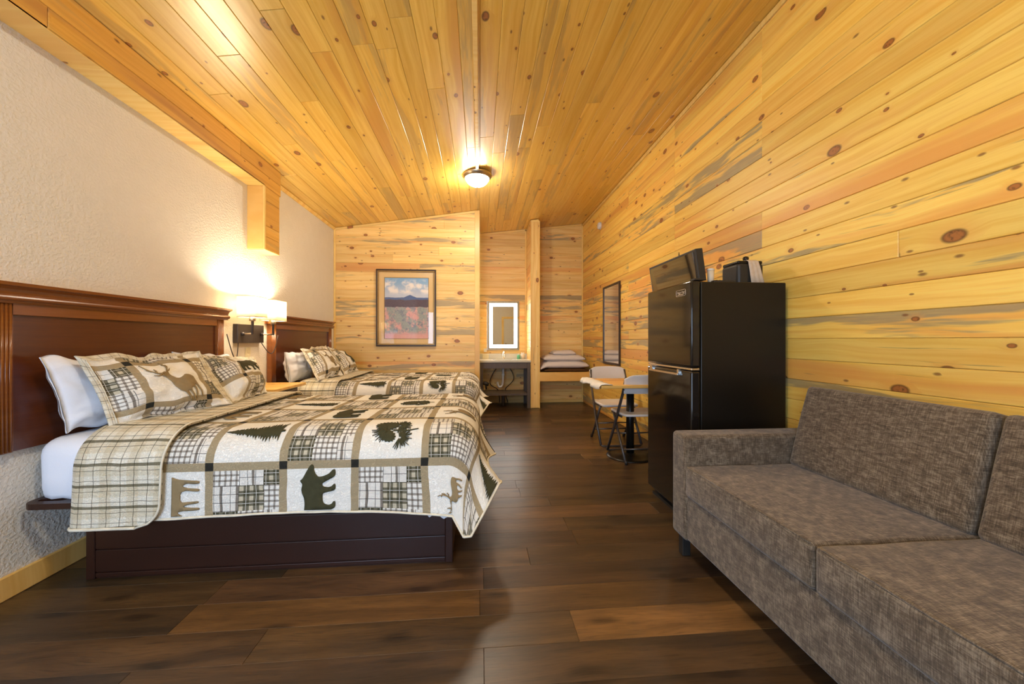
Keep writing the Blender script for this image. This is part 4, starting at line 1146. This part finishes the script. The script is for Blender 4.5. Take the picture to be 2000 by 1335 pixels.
mb = MB(); mb.v = [(px0, YP-0.0155, pz0), (px1, YP-0.0155, pz0), (px1, YP-0.0155, pz1), (px0, YP-0.0155, pz1)]; mb.f = [(0,1,2,3)]; mb.sm = [False]
mb.uv = {0: (0,0), 1: (1,0), 2: (1,1), 3: (0,1)}
mb.build('print', M['painting'], t)
MB().add([(x0+0.036, YP-0.022, z0+0.036), (x1-0.036, YP-0.022, z0+0.036), (x1-0.036, YP-0.022, z1-0.036), (x0+0.036, YP-0.022, z1-0.036)], [(0, 1, 2, 3)]).build('glass', M['glass'], t)

# ------------------------------------------------------------------ vanity nook
t = thing('vanity_table', 'grey-brown open-frame washstand under the lit mirror', 'vanity', (0.42, 6.7, 0.0))
V = M['vanity_wood']
for x, y in ((0.002, 6.40), (0.80, 6.40), (0.002, 6.90), (0.80, 6.90)):
    MB().box((x, y, 0.0), (x+0.055, y+0.055, 0.775), 0.002, 1).build('leg', V, t)
MB().box((0.057, 6.405, 0.672), (0.80, 6.43, 0.775), 0.002, 1).build('apron', V, t)
MB().box((0.057, 6.42, 0.215), (0.80, 6.93, 0.248), 0.002, 1).build('lower_shelf', V, t)
for x in (0.002, 0.83): MB().box((x, 6.455, 0.70), (x+0.025, 6.90, 0.775)).build('side_rail', V, t)
ct = thing('washbasin_counter', 'pale stone counter with a low backsplash on the washstand', 'counter', (0.42, 6.7, 0.776))
mb = MB().box((0.0, 6.385, 0.776), (0.862, 6.52, 0.812), 0.003, 1).box((0.0, 6.84, 0.776), (0.862, 6.965, 0.812)).box((0.0, 6.52, 0.776), (0.20, 6.84, 0.812)).box((0.66, 6.52, 0.776), (0.862, 6.84, 0.812))
mb.build('counter_slab', M['marble'], ct)
MB().lathe([(0.0, -0.13), (0.10, -0.12), (0.18, -0.07), (0.22, 0.0), (0.235, 0.002), (0.235, 0.006), (0.215, 0.006)], (0.43, 6.68, 0.806), 32).build('basin', M['white_plastic'], ct)
MB().box((0.0, 6.945, 0.812), (0.862, 6.966, 0.905), 0.002, 1).build('backsplash', M['marble'], ct)
t = thing('faucet', 'chrome single-lever faucet on the washstand counter', 'faucet', (0.43, 6.89, 0.812))
MB().lathe([(0, 0), (0.026, 0), (0.026, 0.008), (0.018, 0.014), (0.016, 0.12), (0, 0.125)], (0.43, 6.89, 0.812), 16).build('body', M['chrome'], t)
MB().tube([(0.43, 6.89, 0.90), (0.43, 6.86, 0.935), (0.43, 6.80, 0.935), (0.43, 6.77, 0.905)], 0.011, 8).build('spout', M['chrome'], t)
MB().box((0.422, 6.86, 0.94), (0.438, 6.93, 0.955), 0.003, 1).build('lever', M['chrome'], t)
t = thing('drain_trap', 'white plastic drain trap hanging under the washbasin', 'pipe', (0.38, 6.68, 0.3))
MB().tube([(0.41, 6.68, 0.67), (0.41, 6.68, 0.60), (0.405, 6.68, 0.42), (0.395, 6.68, 0.365), (0.37, 6.68, 0.335), (0.34, 6.68, 0.335), (0.318, 6.68, 0.365), (0.312, 6.68, 0.42)], 0.020, 12).build('trap_bend', M['white_plastic'], t)
MB().tube([(0.41, 6.68, 0.245), (0.41, 6.68, 0.0)], 0.03, 12).build('floor_stub', M['vanity_wood'], t)
MB().lathe([(0.026, 0), (0.028, 0.004), (0.028, 0.03), (0.022, 0.034)], (0.408, 6.68, 0.53), 14).build('slip_nut', M['white_plastic'], t)
for nm, pts, lab in (('supply_hose', [(0.33, 6.75, 0.70), (0.24, 6.78, 0.58), (0.17, 6.80, 0.42), (0.20, 6.85, 0.33), (0.34, 6.9, 0.27), (0.36, 6.92, 0.08), (0.36, 6.93, 0.02)], 'black supply hose curving left under the washbasin'),
                     ('supply_hose', [(0.50, 6.75, 0.70), (0.58, 6.78, 0.58), (0.62, 6.80, 0.46), (0.55, 6.85, 0.36), (0.45, 6.9, 0.28), (0.47, 6.92, 0.15), (0.51, 6.93, 0.02)], 'black supply hose curving right under the washbasin')):
    pts2 = []
    for i in range(len(pts)-1):
        for k_ in range(4): pts2.append(Vector(pts[i]).lerp(Vector(pts[i+1]), k_/4))
    pts2.append(Vector(pts[-1]))
    for _ in range(3): pts2 = [pts2[0]]+[(pts2[i-1]+pts2[i]*2+pts2[i+1])/4 for i in range(1, len(pts2)-1)]+[pts2[-1]]
    tag(MB().tube(pts2, 0.007, 8).build(nm, M['black_matte']), lab, 'hose', 'supply hoses under the washbasin')
t = thing('hair_dryer', 'small black hair dryer hanging at the left leg of the washstand', 'hair dryer', (0.12, 6.39, 0.42))
MB().tube([(0.055, 6.375, 0.44), (0.11, 6.375, 0.425), (0.15, 6.37, 0.41)], [0.028, 0.034, 0.026], 12).build('barrel', M['black_matte'], t)
MB().tube([(0.10, 6.375, 0.42), (0.11, 6.375, 0.33)], [0.016, 0.013], 10).build('grip', M['black_matte'], t)
MB().tube([(0.11, 6.375, 0.33), (0.07, 6.39, 0.30), (0.06, 6.395, 0.36), (0.04, 6.392, 0.48)], 0.003, 6).build('cord', M['black_matte'], t)
t = thing('lit_mirror', 'rectangular mirror with a glowing white LED border above the washstand', 'mirror', (0.42, 6.97, 0.97))
MB().box((0.13, 6.945, 0.972), (0.722, YB-0.001, 1.862), 0.003, 1).build('backing', M['chrome'], t)
MB().box((0.136, 6.940, 0.978), (0.716, 6.944, 1.856)).build('mirror_glass', M['mirror'], t)
frame_ring(0.175, 0.680, 1.010, 1.822, 0.058, 6.936, 6.939).build('light_border', M['led'], t)
t = thing('soap_bottle', 'small green and white toiletry bottle on the washstand counter', 'bottle', (0.72, 6.87, 0.812))
MB().lathe([(0, 0), (0.028, 0), (0.03, 0.01), (0.03, 0.06), (0.018, 0.075), (0, 0.075)], (0.70, 6.87, 0.812), 16).build('bottle_body', M['green_label'], t)
MB().lathe([(0, 0), (0.012, 0), (0.012, 0.02), (0, 0.02)], (0.70, 6.87, 0.886), 12).build('cap', M['white_plastic'], t)
t = thing('tissue_cup', 'small cream cup of tissues next to the toiletry bottle', 'cup', (0.78, 6.86, 0.812))
MB().lathe([(0, 0), (0.026, 0), (0.036, 0.085), (0.033, 0.085), (0.024, 0.006)], (0.775, 6.86, 0.812), 18).build('cup_body', M['cream_bottle'], t)
mb = MB()
for i in range(6):
    a = i*1.05; mb.tube([(0.775, 6.86, 0.84), (0.775+0.012*math.cos(a), 6.86+0.012*math.sin(a), 0.89), (0.775+0.028*math.cos(a), 6.86+0.02*math.sin(a), 0.93)], [0.010, 0.008, 0.002], 5)
mb.build('tissues', M['white_cloth'], t)
t = thing('small_box', 'cream box against the backsplash at the left of the counter', 'box', (0.10, 6.91, 0.812))
MB().box((0.05, 6.89, 0.812), (0.16, 6.935, 0.892), 0.004, 2).build('box_body', M['ivory'], t)
MB().box((0.048, 6.888, 0.882), (0.162, 6.937, 0.898), 0.004, 2).build('lid', M['ivory'], t)
tag(MB().box((0.075, 6.958, 0.935), (0.128, 6.968, 1.0), 0.002, 1).build('light_switch', M['white_plastic']), 'small white switch plate left of the lit mirror', 'switch')

# ------------------------------------------------------------------ linen shelf
t = thing('linen_shelf', 'thick pine shelf built into the end nook', 'shelf', (1.45, 6.7, 0.45))
MB().box((1.013, 6.40, 0.452), (XR-0.001, 6.425, 0.605), 0.003, 1).build('front_board', M['pine_furniture'], t)
MB().box((1.013, 6.425, 0.575), (XR-0.001, YB-0.001, 0.603)).build('shelf_board', M['pine_furniture'], t)
def soft_slab(name, mat, label, x0, x1, y0, y1, z0, z1, seed, cat, droop=0.0, parent=None, taper=0.0):
    mb = MB(); n, m_ = 20, 10
    def P(i, j, top):
        u, v = i/n, j/m_
        e = min(1, 5*min(u, 1-u))**0.5*min(1, 5*min(v, 1-v))**0.5 if 0 < u < 1 and 0 < v < 1 else 0
        zt2 = z0+(z1-z0)*(0.45+0.55*e) if top else z0+(z1-z0)*0.25*(1-e)
        x = x0+(x1-x0)*u; y = y0+(y1-y0)*v
        z = zt2+0.012*mnoise.noise(Vector((x*6, y*6, seed)))*(1 if top else 0)
        if u < 0.12 and droop: z -= droop*(0.12-u)/0.12
        if taper: z = z - taper*max(0, u-0.6)*(1 if top else 0)
        return (x+0.01*mnoise.noise(Vector((y*8, seed, 1))), y+0.012*mnoise.noise(Vector((x*8, seed, 2))), z)
    for top in (1, 0):
        for i in range(n+1):
            for j in range(m_+1): mb.v.append(P(i, j, top))
    st = (n+1)*(m_+1); I = lambda i, j: i*(m_+1)+j
    for i in range(n):
        for j in range(m_):
            mb.f.append((I(i,j), I(i+1,j), I(i+1,j+1), I(i,j+1))); mb.f.append(tuple(st+q for q in (I(i,j+1), I(i+1,j+1), I(i+1,j), I(i,j)))); mb.sm += [True, True]
    ring = [(i, 0) for i in range(n+1)] + [(n, j) for j in range(1, m_+1)] + [(i, m_) for i in range(n-1, -1, -1)] + [(0, j) for j in range(m_-1, 0, -1)]
    for q in range(len(ring)):
        a_, b_ = I(*ring[q]), I(*ring[(q+1) % len(ring)]); mb.f.append((b_, a_, a_+st, b_+st)); mb.sm.append(True)
    o = mb.build(name, mat); tag(o, label, cat, 'folded linen on the pine shelf'); return o
soft_slab('folded_blanket', M['blanket'], 'brown folded blanket lying on the pine shelf, lowest of the stack', 1.10, 1.87, 6.44, 6.90, 0.605, 0.68, 1, 'blanket')
soft_slab('folded_comforter', M['towel'], 'white folded comforter resting on the brown blanket', 1.04, 1.88, 6.43, 6.92, 0.665, 0.80, 2, 'comforter', droop=0.05)
soft_slab('folded_comforter', M['towel'], 'white folded comforter in the middle of the linen stack', 1.10, 1.82, 6.45, 6.90, 0.785, 0.905, 3, 'comforter')
soft_slab('folded_towel', M['towel'], 'small white folded towel on top of the linen stack', 1.26, 1.66, 6.48, 6.85, 0.89, 0.975, 4, 'towel')

# ------------------------------------------------------------------ wall mirror, smoke detector
t = thing('tall_mirror', 'tall narrow mirror in a thin dark frame on the right pine wall', 'mirror', (XR, 5.42, 0.80))
my0, my1, mz0, mz1 = 5.07, 5.77, 0.797, 1.962
mb = MB(); w_ = 0.028
for a in ((my0, mz0, my1, mz0+w_), (my0, mz1-w_, my1, mz1), (my0, mz0+w_, my0+w_, mz1-w_), (my1-w_, mz0+w_, my1, mz1-w_)):
    mb.box((XR-0.022, a[0], a[1]), (XR-0.001, a[2], a[3]), 0.002, 1)
mb.build('frame', M['dark_frame'], t)
MB().box((XR-0.012, my0+w_-0.004, mz0+w_-0.004), (XR-0.008, my1-w_+0.004, mz1-w_+0.004)).build('mirror_glass', M['mirror'], t)
t = thing('smoke_detector', 'round white smoke detector high on the right pine wall', 'smoke detector', (XR, 5.95, 2.97))
def disc_x(x, y, z, prof, n=24):
    mb = MB().lathe(prof, (0, 0, 0), n); mb.v = [(x-c, y+a, z+b) for a, b, c in mb.v]; return mb
disc_x(XR, 5.95, 2.975, [(0, 0), (0.062, 0), (0.062, 0.008), (0.06, 0.012)]).build('base', M['white_plastic'], t)
disc_x(XR, 5.95, 2.975, [(0.056, 0.011), (0.056, 0.028), (0.046, 0.040), (0.02, 0.044), (0, 0.044)]).build('cover', M['white_plastic'], t)

# ------------------------------------------------------------------ fridge and what stands on it
t = thing('refrigerator', 'black two-door refrigerator against the pine wall', 'refrigerator', (1.6, 2.5, 0.0))
FY0, FY1 = 2.20, 2.80
MB().box((1.335, FY0+0.004, 0.02), (1.885, FY1-0.004, 1.505), 0.006, 2).build('cabinet', M['black'], t)
MB().box((1.270, FY0, 0.985), (1.329, FY1, 1.512), 0.012, 3).build('freezer_door', M['black_gloss'], t)
fd = MB().box((1.270, FY0, 0.06), (1.329, FY1, 0.962), 0.012, 3).build('fridge_door', M['black_gloss'], t)
MB().box((1.274, FY0+0.002, 0.966), (1.326, FY1-0.002, 0.981), 0.003, 1).build('door_trim', M['chrome'], t)
MB().box((1.252, FY0+0.13, 0.925), (1.270, FY1-0.06, 0.940), 0.003, 1).box((1.26, FY0+0.13, 0.93), (1.275, FY0+0.15, 0.965)).box((1.26, FY1-0.10, 0.93), (1.275, FY1-0.06, 0.965)).build('door_handle', M['chrome'], t)
MB().box((1.30, FY0+0.02, 0.0), (1.87, FY1-0.02, 0.02)).build('kick_plate', M['black_matte'], t)
MB().box((1.29, FY0-0.002, 1.513), (1.36, FY0+0.05, 1.524), 0.002, 1).build('hinge_cover', M['black_matte'], t)
# badge: lettering in a rounded outline
def text_mesh(body, size, ext, name, mat, parent, loc, rot):
    cu = bpy.data.curves.new(name, 'FONT'); cu.body = body; cu.size = size; cu.extrude = ext; cu.align_x = 'CENTER'; cu.align_y = 'CENTER'
    o = bpy.data.objects.new(name, cu); COL.objects.link(o); o.data.materials.append(mat)
    bpy.context.view_layer.update()
    me = bpy.data.meshes.new_from_object(o.evaluated_get(bpy.context.evaluated_depsgraph_get())); bpy.data.objects.remove(o)
    o = bpy.data.objects.new(name, me); COL.objects.link(o)
    o.location = loc; o.rotation_euler = rot; put(o, parent); return o
cy_, cz_ = 2.318, 1.448
text_mesh('Magic Chef', 0.020, 0.0006, 'badge_lettering', M['logo'], t, (1.2692, cy_, cz_+0.003), (PI/2, 0, -PI/2))
ol = []
for sy, sz_, a0 in ((1, -1, -PI/2), (1, 1, 0), (-1, 1, PI/2), (-1, -1, PI)):
    for i in range(5):
        a = a0+PI/2*i/4; ol.append((1.2688, cy_+sy*0.048+0.008*math.cos(a), cz_+sz_*0.011+0.008*math.sin(a)))
MB().tube(ol+ol[:1], 0.0013, 6).build('badge_outline', M['logo'], t)
mb = MB().tube([(1.2688, cy_+0.05, cz_-0.014), (1.2688, cy_+0.02, cz_-0.010), (1.2688, cy_-0.02, cz_-0.012), (1.2688, cy_-0.05, cz_-0.006)], [0.0008, 0.003, 0.003, 0.0008], 6)
mb.build('badge_swoosh', M['logo'], t)

t = thing('television', 'small black flat television tilted forward on the refrigerator', 'television', (1.38, 2.6, 1.512))
tilt = math.radians(-8)
def tv(part, lo, hi, mat, bev=0.004):
    mb = MB().box(lo, hi, bev, 2)
    R = Matrix.Rotation(tilt, 3, 'Y'); c = Vector((1.372, 2.61, 1.52))
    mb.v = [tuple(R @ Vector(v) + c) for v in mb.v]; return mb.build(part, mat, t)
tv('housing', (0.0, -0.325, 0.0), (0.05, 0.325, 0.205), M['black_matte'])
tv('screen', (-0.003, -0.305, 0.012), (0.001, 0.305, 0.190), M['screen'], 0.001)
tv('back_bulge', (0.048, -0.22, 0.02), (0.085, 0.22, 0.15), M['black_matte'], 0.012)
MB().box((1.36, 2.42, 1.505), (1.48, 2.80, 1.522), 0.004, 2).build('stand', M['black_matte'], t)
MB().tube([(1.37, 2.52, 1.725), (1.375, 2.535, 1.757), (1.38, 2.55, 1.725)], 0.0022, 6).build('wire_loop', M['black_matte'], t)
t = thing('ice_bucket', 'dark grey ice bucket with a black knob lid on the refrigerator', 'ice bucket', (1.74, 2.42, 1.505))
MB().box((1.665, 2.335, 1.505), (1.845, 2.51, 1.652), 0.022, 4).build('bucket', M['black_matte'], t)
MB().box((1.670, 2.340, 1.645), (1.840, 2.505, 1.668), 0.010, 3).build('lid', M['black'], t)
MB().lathe([(0, 0), (0.008, 0), (0.007, 0.008), (0.015, 0.014), (0.020, 0.026), (0.015, 0.037), (0, 0.042)], (1.765, 2.40, 1.667), 18).build('knob', M['black_gloss'], t)
mb = MB(); n = 12
prof = [(2.46, 1.672), (2.40, 1.674), (2.345, 1.672), (2.33, 1.660), (2.328, 1.62), (2.324, 1.57), (2.318, 1.51)]
for i, (y, z) in enumerate(prof):
    for j in range(n+1):
        u = j/n; tw = 0.018*max(0, i-2)/4
        mb.v.append((1.727+0.068*u+tw+0.02*max(0, i-3)/3*(u), y-0.004*abs(math.sin(u*8))*(i > 2), z))
for i in range(len(prof)-1):
    for j in range(n): a = i*(n+1)+j; mb.f.append((a, a+1, a+n+2, a+n+1)); mb.sm.append(True)
tag(mb.build('paper_liner', M['paper'], solid=0.002), 'pale folded bag liner draped over the ice bucket', 'bag')
t = thing('paper_cup', 'small cream wrapped cup on the refrigerator beside the television', 'cup', (1.50, 2.5, 1.505))
MB().lathe([(0, 0), (0.018, 0), (0.022, 0.11), (0.02, 0.11), (0.016, 0.004)], (1.52, 2.40, 1.505), 18).build('cup_body', M['cream_bottle'], t)
MB().lathe([(0.023, 0.105), (0.024, 0.112), (0.015, 0.118), (0, 0.118)], (1.52, 2.40, 1.505), 18).build('cup_lid', M['white_plastic'], t)
t = thing('remote_control', 'thin black remote control lying on the refrigerator edge', 'remote control', (1.5, 2.25, 1.505))
MB().box((1.44, 2.235, 1.505), (1.58, 2.275, 1.520), 0.004, 2).build('remote_body', M['black_matte'], t)
mb = MB()
for i in range(5): mb.box((1.455+i*0.022, 2.245, 1.519), (1.467+i*0.022, 2.265, 1.5225))
mb.build('keys', M['steel_tube'], t)

# ------------------------------------------------------------------ sofa
t = thing('sofa', 'brown-grey tweed sofa with low square arm beside the refrigerator', 'sofa', (1.5, 1.1, 0.0))
FB = M['fabric']
SX0, SX1 = 1.06, 1.86
MB().box((SX0+0.012, 0.36, 0.115), (1.80, 1.90, 0.345), 0.008, 2).build('base', FB, t)
MB().box((SX0, 1.89, 0.105), (SX1, 2.032, 0.655), 0.022, 4).build('arm', FB, t)
MB().box((SX0, 0.225, 0.105), (SX1, 0.365, 0.655), 0.022, 4).build('arm', FB, t)
MB().box((1.76, 0.36, 0.115), (SX1, 1.90, 0.84), 0.015, 3).build('back', FB, t)
def cushion(name, lo, hi, bev, puff, rotc=None, ang=0.0):
    bm = bmesh.new(); bmesh.ops.create_cube(bm, size=1)
    for v in bm.verts: v.co = Vector([(lo[i]+hi[i])/2+v.co[i]*(hi[i]-lo[i]) for i in range(3)])
    bmesh.ops.bevel(bm, geom=bm.edges[:], offset=bev, segments=3, affect='EDGES', profile=0.5)
    for ax in range(3):
        L = hi[ax]-lo[ax]
        if L < 0.2: continue
        for k_ in range(1, 10):
            bmesh.ops.bisect_plane(bm, geom=bm.verts[:]+bm.edges[:]+bm.faces[:], plane_co=[lo[i]+L*k_/10 if i == ax else 0 for i in range(3)], plane_no=[1 if i == ax else 0 for i in range(3)])
    thin = min(range(3), key=lambda i: hi[i]-lo[i]); oth = [i for i in range(3) if i != thin]
    for v in bm.verts:
        f = 1.0
        for i in oth: u = (v.co[i]-lo[i])/(hi[i]-lo[i]); f *= max(0, math.sin(PI*min(1, max(0, u))))**0.6
        c = (lo[thin]+hi[thin])/2; v.co[thin] += math.copysign(puff*f, v.co[thin]-c)
        v.co[thin] += 0.003*mnoise.noise(v.co*6)
    bm.verts.index_update(); mb = MB(); mb.add([v.co for v in bm.verts], [[v.index for v in f.verts] for f in bm.faces], True); bm.free()
    if ang:
        R = Matrix.Rotation(ang, 3, 'Y'); c = Vector(rotc); mb.v = [tuple(R @ (Vector(v)-c)+c) for v in mb.v]
    o = mb.build(name, FB, t)
    # welt piping round the front face
    return o
for y0, y1 in ((1.132, 1.888), (0.368, 1.126)):
    cushion('seat_cushion', (SX0-0.004, y0, 0.348), (1.72, y1, 0.500), 0.016, 0.010)
    cushion('back_cushion', (1.615, y0+0.004, 0.500), (1.755, y1-0.004, 0.925), 0.022, 0.014, (1.62, 0, 0.50), math.radians(15))
def welt(pts): MB().tube(pts, 0.0032, 6).build('welt', FB, t)
for y0, y1 in ((1.132, 1.888), (0.368, 1.126)):
    welt([(SX0+0.001, y0+0.012, 0.498), (SX0+0.001, y1-0.012, 0.498)])
for x, y in ((1.10, 1.97), (1.80, 1.97), (1.10, 0.29), (1.80, 0.29)):
    MB().box((x-0.022, y-0.022, 0.0), (x+0.022, y+0.022, 0.108), 0.003, 1).build('leg', M['black_matte'], t)

# ------------------------------------------------------------------ table and folding chairs
t = thing('bistro_table', 'square pine-topped table on a black pedestal against the pine wall', 'table', (1.49, 3.68, 0))
MB().box((1.093, 3.352, 0.712), (1.90, 3.99, 0.742), 0.006, 2).build('tabletop', M['pine_furniture'], t)
MB().box((1.25, 3.5, 0.698), (1.73, 3.85, 0.713), 0.003, 1).build('top_bracket', M['black_matte'], t)
MB().tube([(1.49, 3.68, 0.03), (1.49, 3.68, 0.70)], 0.038, 20).build('pedestal', M['black'], t)
MB().lathe([(0, 0.035), (0.05, 0.035), (0.06, 0.022), (0.20, 0.014), (0.23, 0.006), (0.23, 0.0), (0, 0)], (1.49, 3.68, 0), 36).build('foot_disc', M['black'], t)
mb = MB(); n = 26
for i in range(n+1):
    u = i/n; y = 3.345+0.66*u
    for j, (dx, z) in enumerate(((0.10, 0.7475), (0.05, 0.752), (0.0, 0.750), (-0.022, 0.735), (-0.03, 0.712))):
        wv = 0.008*math.sin(u*15)+0.005*math.sin(u*31)
        mb.v.append((1.093+dx+(wv if j < 2 or j > 2 else 0), y+0.004*math.sin(j), z+(0.006*abs(math.sin(u*13)) if j in (1, 2) else 0)-(0.012*math.sin(u*9)*(j == 4))))
for i in range(n):
    for j in range(4): a = i*5+j; mb.f.append((a, a+1, a+6, a+5)); mb.sm.append(True)
tag(mb.build('table_runner', M['white_cloth'], solid=0.002), 'crumpled white cloth lying along the edge of the pine table', 'cloth')

def folding_chair(loc, rz, label):
    """local frame: sitter faces +y, origin on the floor at the middle"""
    t = thing('folding_chair', label, 'chair', loc, 'folding chairs at the small table', rz)
    T = Matrix.Translation(loc) @ Matrix.Rotation(rz, 4, 'Z')
    def part(name, mb, mat, **kw):
        mb.v = [tuple(T @ Vector(v)) for v in mb.v]; return mb.build(name, mat, t, **kw)
    ST, CW = M['steel_tube'], M['chair_white']
    hw = 0.225
    for s_ in (-1, 1):
        part('front_leg', MB().tube([(s_*0.205, -0.245, 0.80), (s_*0.215, -0.20, 0.66), (s_*hw, 0.02, 0.28), (s_*hw, 0.205, 0.02)], 0.0135, 10), ST)
        part('rear_leg', MB().tube([(s_*(hw-0.028), 0.10, 0.43), (s_*(hw-0.028), -0.06, 0.21), (s_*(hw-0.028), -0.235, 0.0)], 0.0125, 10), ST)
        part('seat_bracket', MB().box((s_*0.20-0.006, -0.13, 0.415), (s_*0.20+0.006, 0.14, 0.435)), ST)
        part('foot_cap', MB().lathe([(0.0, 0), (0.014, 0), (0.014, 0.03), (0.011, 0.034)], (s_*(hw-0.028), -0.232, 0.0), 12), M['black_matte'])
    part('floor_bar', MB().tube([(-hw, 0.205, 0.02), (-hw+0.02, 0.215, 0.012), (hw-0.02, 0.215, 0.012), (hw, 0.205, 0.02)], 0.0105, 10), ST)
    part('cross_brace', MB().tube([(-0.197, -0.14, 0.115), (0.197, -0.14, 0.115)], 0.008, 8), ST)
    part('cross_brace', MB().tube([(-hw, 0.06, 0.225), (0, 0.03, 0.225), (hw, 0.06, 0.225)], 0.007, 8), ST)
    # moulded seat
    mb = MB(); n, m_ = 14, 14
    for i in range(n+1):
        for j in range(m_+1):
            u, v = -1+2*i/n, -1+2*j/m_
            x = u*0.205*(1-0.06*(v < 0)*abs(v)); y = v*0.20
            rr = 0.10
            if abs(u) > 0.8 and abs(v) > 0.8:
                k_ = ((abs(u)-0.8)/0.2)*((abs(v)-0.8)/0.2); x *= 1-0.06*k_; y *= 1-0.06*k_
            z = 0.455-0.012*(1-u*u)*(1-v*v)-0.012*max(0, v-0.5)
            mb.v.append((x, y, z))
    for i in range(n):
        for j in range(m_): a = i*(m_+1)+j; mb.f.append((a, a+m_+1, a+m_+2, a+1)); mb.sm.append(True)
    part('seat', mb, CW, solid=0.022, bevel=0.006)
    # curved back
    mb = MB(); n, m_ = 18, 8
    for i in range(n+1):
        for j in range(m_+1):
            u, v = -1+2*i/n, j/m_
            top = 0.835-0.028*max(0, abs(u)-0.72)/0.28*1.0 - 0.012*u*u
            bot = 0.655
            z = bot+(top-bot)*v
            x = u*(0.222-0.012*(1-v)*(abs(u) > 0.9))
            y = -0.225-0.028*(1-u*u)-(0.05*(v-0.5))
            mb.v.append((x, y, z))
    for i in range(n):
        for j in range(m_): a = i*(m_+1)+j; mb.f.append((a, a+m_+1, a+m_+2, a+1)); mb.sm.append(True)
    part('backrest', mb, CW, solid=0.014, bevel=0.004)
    for s_ in (-1, 1): part('rivet', MB().obox((s_*0.212, -0.215, 0.70), (0.016, 0.03, 0.03), (0, 0, 0), 0.006, 2), M['black_matte'])
    return t
folding_chair((1.545, 3.655, 0), 0.0, 'white folding chair with its back to the camera, on the near side of the table')
folding_chair((1.525, 4.215, 0), PI, 'white folding chair facing the camera, on the far side of the table')
